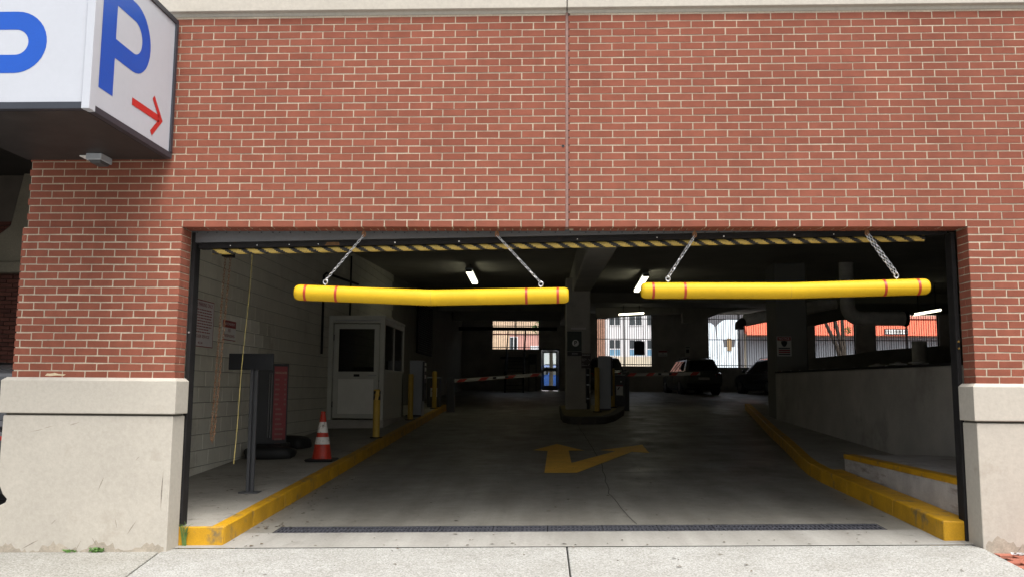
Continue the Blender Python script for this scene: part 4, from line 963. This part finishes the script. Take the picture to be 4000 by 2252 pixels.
def lamp(a, b, label, wd=.16):
    a = Vector(a); b = Vector(b); t = thing('fluorescent_lamp', label, 'ceiling lamp', (a+b)/2)
    d = (b-a).normalized(); s = d.cross(Vector((0, 0, 1))).normalized()*wd/2; u = Vector((0, 0, 1))
    def bx(e0, e1, k, z0, z1, nm, mat, bev=0):
        p = [a+d*e0-s*k+u*z0, a+d*e0+s*k+u*z0, b-d*e1+s*k+u*z0, b-d*e1-s*k+u*z0]; p += [q+u*(z1-z0) for q in p]
        return MB().hexa(p).build(nm, mat, t, bevel=bev)
    bx(.03, .03, 1, -.04, .03, 'diffuser', LAMP, .02); bx(0, 0, 1.12, .031, .075, 'housing', MACH, .008); bx(0, (b-a).length-.029, 1.05, -.03, .03, 'end_cap', MACHD); bx((b-a).length-.029, 0, 1.05, -.03, .03, 'end_cap', MACHD)
    m = MB()
    for k in (.2, .8):
        p = a.lerp(b, k); m.cyl((p.x, p.y, p.z+.07), (p.x, p.y, CZ(p.y)+.03), .012, n=6)
    m.build('hanger', DARKSTEEL, t)
lamp((-2.15, 13.95, 4.27), (-2.20, 16.4, 4.27), 'lit fluorescent ceiling lamp over the lane beside the block wall')
lamp((2.47, 15.7, 4.39), (2.52, 18.7, 4.31), 'lit fluorescent ceiling lamp just beyond the central beam over the right lane')
lamp((2.944, 31, 4.66), (4.125, 31, 4.73), 'lit fluorescent lamp in front of the barred window facing the white building')
lamp((11.24, 20, 3.74), (12.14, 20, 3.90), 'lit fluorescent lamp over the ramp above the black pipe elbow', .14)

# ------------------------------------------------------------------ steel stair at the back
stp = thing('steel_stair', 'dark steel staircase with handrails at the back of the garage', 'stair', (-1.78, 35.5, F(-1.8, 35)))
zs = F(-1.8, 34.6)
for i in range(10):
    y = 34.6+i*.27; z = zs+.175*(i+1); tr_ = MB().box(-2.2, -1.36, y, y+.29, z-.03, z).build('tread', M('tread_steel', (.07, .07, .07), .5), stp)
for x in (-2.25, -1.36):
    MB().hexa([(x, 34.5, zs), (x+.05, 34.5, zs), (x+.05, 37.4, zs+1.75), (x, 37.4, zs+1.75), (x, 34.5, zs+.25), (x+.05, 34.5, zs+.25), (x+.05, 37.4, zs+2.0), (x, 37.4, zs+2.0)]).build('stringer', DARKSTEEL, stp)
    MB().tube([(x+.02, 34.55, zs), (x+.02, 34.6, zs+1.1), (x+.02, 37.3, zs+2.9), (x+.02, 37.4, zs+3.3)], .035, 8).build('handrail', DARKSTEEL, stp)
MB().box(-2.6, -1.2, 37.1, 37.9, zs+1.72, zs+1.8).build('landing', DARKSTEEL, stp)
pg = thing('freestanding_sign', 'dark P sign panel standing beside the glazed exit door', 'sign', (-.95, 37.4, F(-.9, 37.4)))
zf = F(-.9, 37.4); MB().box(-1.17, -.74, 37.38, 37.42, 2.62, 3.15).build('panel', GREENBLK, pg)
for x in (-1.15, -.78): MB().box(x, x+.03, 37.39, 37.41, zf, 2.62).build('leg', DARKSTEEL, pg)
MB().cyl((-.955, 37.379, 2.95), (-.955, 37.372, 2.95), .085, n=20).build('disc', MACHD, pg); text('P', .14, SIGNBLACK, pg, (-.955, 37.371, 2.95), bold=.02)

# ------------------------------------------------------------------ cars
def make_car(name, label, paint, loc, rz, group=None, L_=4.6, W=1.86, H=1.68):
    t = thing(name, label, 'car', (0, 0, 0), group); hl = L_/2; w = W/2
    # lower body: stations (y, half width, z low, z shoulder, z top centre)
    st = [(-hl, .80, .42, .86, .90), (-hl+.06, .87, .30, .96, 1.00), (-hl+.35, .915, .24, 1.00, 1.04), (-1.4, .93, .22, 1.00, 1.04), (-.4, .93, .22, .99, 1.03), (.6, .93, .22, .98, 1.04), (1.05, .925, .22, .97, 1.06), (1.6, .91, .24, .93, 1.01), (hl-.3, .88, .26, .86, .93), (hl-.06, .80, .30, .74, .78), (hl, .70, .38, .62, .64)]
    m = MB(); vs = []; n = 12
    for y, hw, zl, zsld, zt in st:
        hw *= w/.93
        half = [(hw*.86, zl), (hw*.97, zl+.10), (hw, zl+.32), (hw*.985, (zl+.32+zsld)/2+.05), (hw*.95, zsld), (hw*.5, zt-.005)]
        vs += [(x, y, z) for x, z in half]+[(-x, y, z) for x, z in half[::-1]]
    fs = [(i*n+j, i*n+(j+1) % n, (i+1)*n+(j+1) % n, (i+1)*n+j) for i in range(len(st)-1) for j in range(n)]
    fs = [f[::-1] for f in fs]; fs += [tuple(range(n)), tuple(range((len(st)-1)*n, len(st)*n))[::-1]]
    m.addf(vs, fs); body = m.build('body', paint, t, smooth=True, bevel=.0)
    zb_, zr = 1.0, H
    B = [pt(-.85*w/.93, -hl+.13, zb_), pt(.85*w/.93, -hl+.13, zb_), pt(.85*w/.93, 1.12, zb_), pt(-.85*w/.93, 1.12, zb_)]
    T = [pt(-.62*w/.93, -hl+.52, zr-.05), pt(.62*w/.93, -hl+.52, zr-.05), pt(.62*w/.93, .18, zr-.03), pt(-.62*w/.93, .18, zr-.03)]
    MB().hexa(B+T).build('cabin', paint, t, bevel=.07, seg=3, smooth=True)
    # roof skin slightly crowned
    MB().hexa([pt(-.55, -hl+.6, zr-.055), pt(.55, -hl+.6, zr-.055), pt(.55, .1, zr-.035), pt(-.55, .1, zr-.035), pt(-.4, -hl+.8, zr), pt(.4, -hl+.8, zr), pt(.4, -.1, zr), pt(-.4, -.1, zr)]).build('roof', paint, t, bevel=.02, smooth=True)
    def glass(q, u0, u1, v0, v1, nm, off):
        c = [bl(q, u0, v0), bl(q, u1, v0), bl(q, u1, v1), bl(q, u0, v1)]; MB().prism([p+off*.001 for p in c], off*.006).build(nm, CGLASS, t, bevel=.0)
    for s in (-1, 1):
        i, j = (0, 3) if s < 0 else (1, 2)
        q = [B[i], B[j], T[j], T[i]]; off = Vector((s, 0, .25)).normalized()
        for u0, u1 in ((.10, .33), (.36, .62), (.65, .90)): glass(q, u0, u1, .12, .84, 'side_window', off)
    glass([B[1], B[0], T[0], T[1]], .09, .91, .14, .86, 'rear_window', Vector((0, -1, .3)).normalized())
    glass([B[3], B[2], T[2], T[3]], .07, .93, .10, .92, 'windscreen', Vector((0, .6, .8)).normalized())
    for s in (-1, 1):
        for y in (-1.38, 1.38):
            tb = MB().cyl((s*(w-.24), y, .35), (s*(w-.005), y, .35), .35, n=24).build('wheel', TYRE, t, bevel=.03, smooth=True)
            MB().cyl((s*(w-.04), y, .35), (s*(w+.002), y, .35), .23, .21, n=18).build('rim', RIM, tb)
            sp = MB()
            for k in range(5):
                a_ = 2*math.pi*k/5; c_, s_ = math.cos(a_), math.sin(a_)
                sp.prism([(s*(w+.003), y+c_*.05-s_*.02, .35+s_*.05+c_*.02), (s*(w+.003), y+c_*.21-s_*.035, .35+s_*.21+c_*.035), (s*(w+.003), y+c_*.21+s_*.035, .35+s_*.21-c_*.035), (s*(w+.003), y+c_*.05+s_*.02, .35+s_*.05-c_*.02)], (s*.008, 0, 0))
            sp.build('spoke', RIM, tb)
        MB().cyl((s*(w-.26), -1.38, .37), (s*(w-.012), -1.38, .37), .41, n=24).build('wheel_arch', BLACK, t); MB().cyl((s*(w-.26), 1.38, .37), (s*(w-.018), 1.38, .37), .41, n=24).build('wheel_arch', BLACK, t)
        x0, x1 = sorted((s*.56, s*.84)); MB().hexa([(x0, -hl-.012, .78), (x1, -hl+.05, .78), (x1, -hl+.25, .78), (x0, -hl+.1, .78), (x0, -hl+.0, .93), (x1, -hl+.05, .95), (x1, -hl+.25, .95), (x0, -hl+.1, .93)] if s > 0 else [(x0, -hl+.05, .78), (x1, -hl-.012, .78), (x1, -hl+.1, .78), (x0, -hl+.25, .78), (x0, -hl+.05, .95), (x1, -hl+.0, .93), (x1, -hl+.1, .93), (x0, -hl+.25, .95)]).build('tail_light', TAIL, t, bevel=.01)
        x0, x1 = sorted((s*.45, s*.76)); MB().box(x0, x1, hl-.22, hl-.03, .62, .74).build('headlight', HEAD, t, bevel=.02)
        MB().box(*sorted((s*.93, s*1.08)), .80, .90, 1.02, 1.16).build('mirror', paint, t, bevel=.03)
        MB().tube([(s*.52, -hl+.65, zr), (s*.52, -hl+.8, zr+.04), (s*.52, 0, zr+.04), (s*.52, .1, zr)], .015, 6).build('roof_rail', BLACK, t)
    MB().box(-.26, .26, -hl-.018, -hl+.05, .66, .78).build('number_plate', SIGNG, t); MB().box(-.8, .8, -hl-.03, -hl+.1, .33, .52).build('rear_bumper', BLACK, t, bevel=.04); MB().box(-.7, .7, hl-.12, hl+.03, .32, .5).build('front_bumper', BLACK, t, bevel=.04)
    MB().box(-.82, .82, -hl+.2, hl-.3, .18, .3).build('underbody', BLACK, t)
    t.location = loc; t.rotation_euler = (0, 0, rz); return t
suv = make_car('parked_car', 'dark grey SUV parked with its tail to the right lane barrier arm', PAINTG, (6.75, 35.0, F(6.9, 34.2)-.01), math.radians(6))
def car_copy(src, label, loc, rz, paint=None):
    c = copy_tree(src); c['label'] = label; c.location = loc; c.rotation_euler = (0, 0, rz)
    if paint:
        for ch in c.children_recursive:
            if ch.type == 'MESH' and ch.data.materials and ch.data.materials[0].name == PAINTG.name:
                me = ch.data.copy(); me.materials[0] = paint; ch.data = me
    return c
car_copy(suv, 'black car parked behind the island ticket machine below the barred window', (2.62, 35.0, F(2.6, 34.5)-.01), math.radians(-3), PAINT)
car_copy(suv, 'black car half hidden by the dark column, below the mural seen through the bars', (10.55, 34.8, F(10.5, 34.8)-.01), math.radians(14), PAINT)
car_copy(suv, 'black car standing in the passage beside the garage', (-6.45, 3.4, -.11), math.radians(2), PAINT)
car_copy(suv, 'blue car parked on the street outside the glazed exit door', (-.3, 46.5, 1.155), math.radians(92), PAINTB)

# ------------------------------------------------------------------ street behind the garage
zg = 1.16
wb = thing('white_building', 'white rendered building with blue-grey windows across the back street', 'building', (6, 54, zg))
m = MB().box(3.85, 9.6, 54.12, 60, zg, 7.3).build('wall', WHITEBLD, wb)
MB().box(3.85, 9.6, 54.05, 54.12, zg, 3.66).build('plinth', CREAM, wb)
for x in (3.95, 5.25, 6.62, 8.0): MB().box(x, x+.22, 54.04, 54.12, 3.7, 7.2).build('pilaster', WHITEBLD, wb)
def fwin(parent, x0, x1, y, z0, z1, low=None):
    f = MB(); f.box(x0-.05, x1+.05, y-.03, y, z0-.06, z0); f.box(x0-.05, x1+.05, y-.03, y, z1, z1+.05); f.box(x0-.05, x0, y-.03, y, z0, z1); f.box(x1, x1+.05, y-.03, y, z0, z1); f.box((x0+x1)/2-.02, (x0+x1)/2+.02, y-.025, y, z0, z1)
    wo_ = f.build('window', WHITEBLD, parent); zmid = z0+(z1-z0)*.42 if low else z0
    if low: MB().box(x0, x1, y-.012, y-.002, z0, zmid-.03).build('lower_pane', WINBLUE, wo_); MB().box(x0, x1, y-.03, y, zmid-.03, zmid+.03).build('transom', WHITEBLD, wo_)
    MB().box(x0, x1, y-.012, y-.002, zmid+(.03 if low else 0), z1).build('pane', WINDARK, wo_)
for x0, x1 in ((4.2, 4.95), (5.6, 6.48), (6.85, 7.7)):
    fwin(wb, x0, x1, 54.12, 3.75, 4.85, True); fwin(wb, x0, x1, 54.12, 5.9, 6.9)
nb2 = thing('brick_house', 'brown brick house wall next to the white building', 'building', (2.5, 53.6, zg))
BRB = M('far_brown_brick', (.28, .16, .11), .9, .25, 9, 30, .3, .2)
MB().box(.8, 3.84, 53.7, 60, zg, 7.3).build('wall', BRB, nb2); MB().box(3.0, 3.6, 53.62, 53.7, zg, 5.2).build('buttress', BRB, nb2); MB().box(1.2, 2.0, 53.66, 53.7, 3.6, 5.0).build('window', WINDARK, nb2)
mb = thing('mural_building', 'dark grey wall with a large pale blue painted shape across the back street', 'building', (11.3, 50, zg))
MB().box(9.7, 12.72, 50.06, 56, zg, 7.3).build('wall', MURALG, mb)
m = MB(); m.addf([(x, 50.05, z) for x, z in ((9.9, 2.6), (12.3, 2.6), (12.36, 6.0), (11.9, 6.05), (11.4, 5.95), (11.05, 5.7), (10.9, 5.45), (10.8, 5.6), (10.6, 5.75), (10.3, 5.8), (9.9, 5.75))], [tuple(range(11))]); m.build('painted_shape', MURALW, mb)
m = MB(); m.addf([(x, 50.04, z) for x, z in ((10.86, 5.5), (10.94, 5.5), (11.0, 4.8), (10.98, 3.4), (10.92, 3.4), (10.94, 4.7))], [tuple(range(6))]); m.addf([(x, 50.04, z) for x, z in ((11.4, 4.2), (12.1, 4.2), (12.15, 4.7), (11.35, 4.65))], [(0, 1, 2, 3)]); m.build('painted_line', MURALG, mb)
m = MB(); m.box(11.62, 11.9, 50.0, 50.039, 3.95, 4.75); m.build('timber_board', M('board_tan', (.3, .2, .1), .8), mb)
ws = thing('shop_building', 'shop front with bright orange awning and grey roller shutters', 'building', (18, 50, zg))
MB().box(12.74, 27, 50.3, 56, zg, 7.3).build('wall', CREAM, ws)
m = MB(); m.prism([(12.76, 50.3, 6.1), (12.76, 49.3, 4.95), (12.76, 49.32, 4.93), (12.76, 50.3, 5.2)], (14, 0, 0)); m.build('awning', AWNING, ws); MB().box(12.76, 26.7, 50.2, 50.3, 6.1, 6.3).build('awning_rail', AWNPINK, ws)
shu = MB().box(12.9, 26.5, 50.22, 50.3, zg, 4.9).build('shutter', SHUT, ws)
for i in range(26): MB().box(12.9+i*.52, 12.93+i*.52, 50.19, 50.22, zg, 4.88).build('shutter_rib', SHUT, shu)
m = MB(); m.box(21.5, 23.0, 49.15, 49.2, 5.0, 5.36); sg = m.build('sign_box', SIGNBLACK, ws); mm = MB()
for i in range(8):
    for j in range(2): mm.cyl((21.62+i*.18, 49.15, 5.1+j*.16), (21.62+i*.18, 49.13, 5.1+j*.16), .07, n=10)
mm.build('bulb', SIGNWHITE, sg)
pk = thing('pink_house', 'pink and tan brick house front seen behind the steel stair', 'building', (-2.5, 50, zg))
MB().box(-7, .7, 50.0, 56, zg, 7.3).build('wall', PINKB, pk); MB().box(-7, .7, 49.95, 50.0, 5.0, 7.3).build('upper_wall', TANB, pk); MB().box(-7, -2.7, 49.96, 50.0, zg, 4.95).build('tan_bay', TANB, pk)
fwin(pk, -2.65, -2.2, 49.96, 3.6, 4.75); fwin(pk, -4.6, -4.0, 49.94, 3.6, 4.75)
MB().box(-1.3, .7, 49.93, 50, zg, 4.2).build('white_front', WHITEBLD, pk)
def tree(label, x, y, z, trunks, crown, n, seed, sp=.9):
    rr = random.Random(seed); t = thing('street_tree', label, 'tree', (x, y, z)); m = MB()
    for P, r0, r1 in trunks:
        k = len(P); m.tube([(x+a, y+b, z+c) for a, b, c in P], [r0+(r1-r0)*i/(k-1) for i in range(k)], 9)
    m.build('trunk', BARK, t, smooth=True); c = MB()
    for cx, cy, cz, rad in crown:
        for i in range(int(n*rad*rad)+8):
            d = Vector((rr.gauss(0, 1), rr.gauss(0, 1), rr.gauss(0, .8))).normalized()*rad*(rr.random()**.45); p = Vector((x+cx, y+cy, z+cz))+d
            a = Vector((rr.uniform(-1, 1), rr.uniform(-1, 1), rr.uniform(-1, 1))).normalized()*.09; b = a.orthogonal().normalized()*.05
            c.addf([p-a, p+b, p+a, p-b], [(0, 1, 2, 3)])
    c.build('crown', LEAF, t); return t
tree('multi-stemmed street tree leaning outside the barred window with the orange awning', 16.2, 41.5, zg, [([(0, 0, 0), (-.05, 0, 1.8), (-.25, 0, 2.6), (-.95, 0, 4.2), (-1.5, 0, 5.6)], .17, .06), ([(.05, 0, 0), (.02, 0, 2.4), (-.35, 0, 4.2), (-.5, .1, 6)], .15, .06), ([(.12, .05, 0), (.12, .05, 2.4), (.1, .1, 4.2), (.3, .2, 6)], .15, .06)], [(-1.4, 0, 6.2, .9), (-.4, .1, 6.6, 1.0), (.5, .2, 6.4, 1.0), (.35, .1, 3.6, .28)], 420, 3)
tree('slim street tree trunk showing through the glazed exit door', .02, 42.6, zg, [([(0, 0, 0), (.02, 0, 1.5), (-.02, 0, 3.2), (.1, 0, 5)], .13, .07), ([(-.02, 0, 3.2), (-.5, .1, 4.2), (-.9, .1, 5)], .06, .03)], [(-.7, 0, 3.7, .45), (.2, 0, 5.4, .9), (-.9, 0, 5.2, .7)], 420, 5)

# ------------------------------------------------------------------ weeds and litter at the pier base
def weed(x, y, z, n, h, label, mat, cat='weed', blade=False):
    m = MB(); rr = random.Random(int(x*1000))
    for i in range(n):
        a = rr.uniform(0, 6.28); 
        if blade:
            l = h*rr.uniform(.5, 1); dx, dy = math.cos(a)*l*.45, math.sin(a)*l*.2; b = Vector((x+rr.uniform(-.02, .02), y, z)); w_ = .004
            mid = b+Vector((dx*.4, dy*.4, l*.75)); tip = b+Vector((dx, dy, l*rr.uniform(.7, 1)))
            m.addf([b-Vector((w_, 0, 0)), b+Vector((w_, 0, 0)), mid+Vector((w_*.8, 0, 0)), mid-Vector((w_*.8, 0, 0)), tip], [(0, 1, 2, 3), (3, 2, 4)])
        else:
            p = Vector((x+rr.gauss(0, .03), y-abs(rr.gauss(0, .015)), z+rr.uniform(0, h))); d = Vector((math.cos(a), math.sin(a)*.6, rr.uniform(-.2, .6))).normalized()*.016; s = d.orthogonal().normalized()*.009
            m.addf([p-d, p+s, p+d, p-s], [(0, 1, 2, 3)]); 
            if i % 4 == 0: m.addf([(x, y, z-.005), (x+.002, y, z-.005), p], [(0, 1, 2)])
    o = m.build('weed', mat); return tag(o, label, cat)
weed(-4.02, -.058, S(-4.02, 0)+.002, 46, .035, 'small leafy weed at the foot of the left stone base, the larger one', LEAF)
weed(-4.27, -.058, S(-4.27, 0)+.002, 22, .02, 'tiny leafy weed at the foot of the left stone base, the smaller one', LEAF)
weed(-3.37, .185, S(-3.37, 0), 16, .26, 'tuft of grass growing between the left stone base and the yellow kerb', GRASS, 'grass tuft', True)
li = MB(); 
for i in range(9):
    a = i/9*6.28; li.addf([(3.66, -.14, .03), (3.66+.06*math.cos(a), -.14+.02*math.sin(a), .03+R.uniform(-.004, .02)), (3.66+.06*math.cos(a+.7), -.14+.02*math.sin(a+.7), .03+R.uniform(-.004, .02))], [(0, 1, 2)])
tag(li.build('litter', GALV), 'crumpled silver wrapper lying against the right stone base', 'litter')

# chipped brick face above the left cap
tag(MB().addf([(-4.615+x, -.0172, 1.428+z) for x, z in ((0, 0), (.05, -.004), (.11, .002), (.17, 0), (.19, .012), (.12, .016), (.09, .026), (.05, .018), (.02, .02))], [tuple(range(9))]).build('chip_patch', M('chip_mortar', (.52, .42, .28), .9, .15, 30), GB))
# grit and dead leaves blown in at the entrance
lm = MB(); rr = random.Random(11)
for i in range(260):
    y = .12+rr.random()**2*5; x = rr.uniform(-2.95, 3.15); 
    if DY0-.03 < y < DY1+.03: continue
    if i < 70: x = -3.0+abs(rr.gauss(0, .25)); y = .15+rr.random()*4
    if i > 225: x = rr.uniform(-4.5, -3.2); y = .3+rr.random()*2
    if 195 < i < 226: x = rr.uniform(-2.6, 2.9); y = rr.uniform(-1.1, .05)
    z = (wz(x, y) if x < KX-.14 else F(x, y))+.006; a = rr.uniform(0, 6.28); l = rr.uniform(.008, .03); b = l*rr.uniform(.25, .6)
    c_, s_ = math.cos(a), math.sin(a)
    lm.addf([(x+c_*l, y+s_*l, z), (x-s_*b, y+c_*b, z+rr.uniform(0, .008)), (x-c_*l, y-s_*l, z), (x+s_*b, y-c_*b, z+rr.uniform(0, .006))], [(0, 1, 2, 3)])
tag(lm.build('leaf_litter', M('dead_leaf', (.10, .075, .05), .9, .4, 9)), 'scattered dead leaf bits and grit on the entrance floor', 'leaf litter', kind='stuff')

# scuffs and grime on the stone bases
SCUFF = M('scuff', (.21, .185, .155), .9, .3, 30); GRIME = M('base_grime', (.34, .30, .24), .9, .2, 9, 60, .2)
rr = random.Random(4); sm = MB(); gm = MB()
def scuff(x, z, l, wd, a):
    dx, dz = math.cos(a)*l/2, math.sin(a)*l/2; nx, nz = -math.sin(a)*wd, math.cos(a)*wd; n = 5; up_ = []; dn = []
    for i in range(n+1):
        t = i/n; k = math.sin(math.pi*t)*rr.uniform(.5, 1)
        up_.append((x-dx+2*dx*t+nx*k, -.0512, z-dz+2*dz*t+nz*k)); dn.append((x-dx+2*dx*t-nx*k*.4, -.0512, z-dz+2*dz*t-nz*k*.4))
    for i in range(n): sm.addf([dn[i], dn[i+1], up_[i+1], up_[i]], [(0, 1, 2, 3)])
for x, z, l, wd, a in ((-4.53, .98, .10, .004, .25), (-4.30, 1.01, .09, .004, .3), (-4.63, .95, .12, .003, .2), (-3.72, .72, .05, .003, .8), (-4.03, .50, .13, .006, 1.2), (-3.88, .17, .09, .004, -1.3), (-3.74, .13, .14, .006, 1.0), (-4.43, .17, .06, .004, .8), (-4.62, -.02, .16, .008, .5), (-4.20, -.03, .11, .005, 1.1), (-4.06, .01, .10, .004, -1.0), (-3.49, .45, .34, .010, 1.55), (3.80, .19, .10, .005, 1.2), (3.84, .55, .08, .003, .4), (3.72, .06, .07, .005, .9)): scuff(x, z, l, wd, a)
tag(sm.build('scuff_mark', SCUFF, GB), kind='stuff')
for x0, x1 in ((-4.94, -3.45), (3.45, 4.94)):
    n = 60; vs_ = []; fs_ = []
    for i in range(n+1):
        x = x0+(x1-x0)*i/n; b = S(x, 0)-.1; h = .12+.035*math.sin(i*.37)+.03*rr.random()+(.03 if rr.random() > .85 else 0)
        vs_ += [(x, -.0506, b), (x, -.0506, b+h)]
    for i in range(n): fs_.append((2*i, 2*i+2, 2*i+3, 2*i+1))
    gm.addf(vs_, fs_)
tag(gm.build('grime', GRIME, GB), kind='stuff')

# anchor hole beside the control joint
MB().lathe([(.013, 0), (.013, .002)], (0, 0, 0), 10).build('anchor_hole', SIGNBLACK, GB)
h_ = [o for o in GB.children if o.name.startswith('anchor_hole')][0]; h_.rotation_euler = (math.radians(90), 0, 0); h_.location = (-.035, -.0008, 3.49)
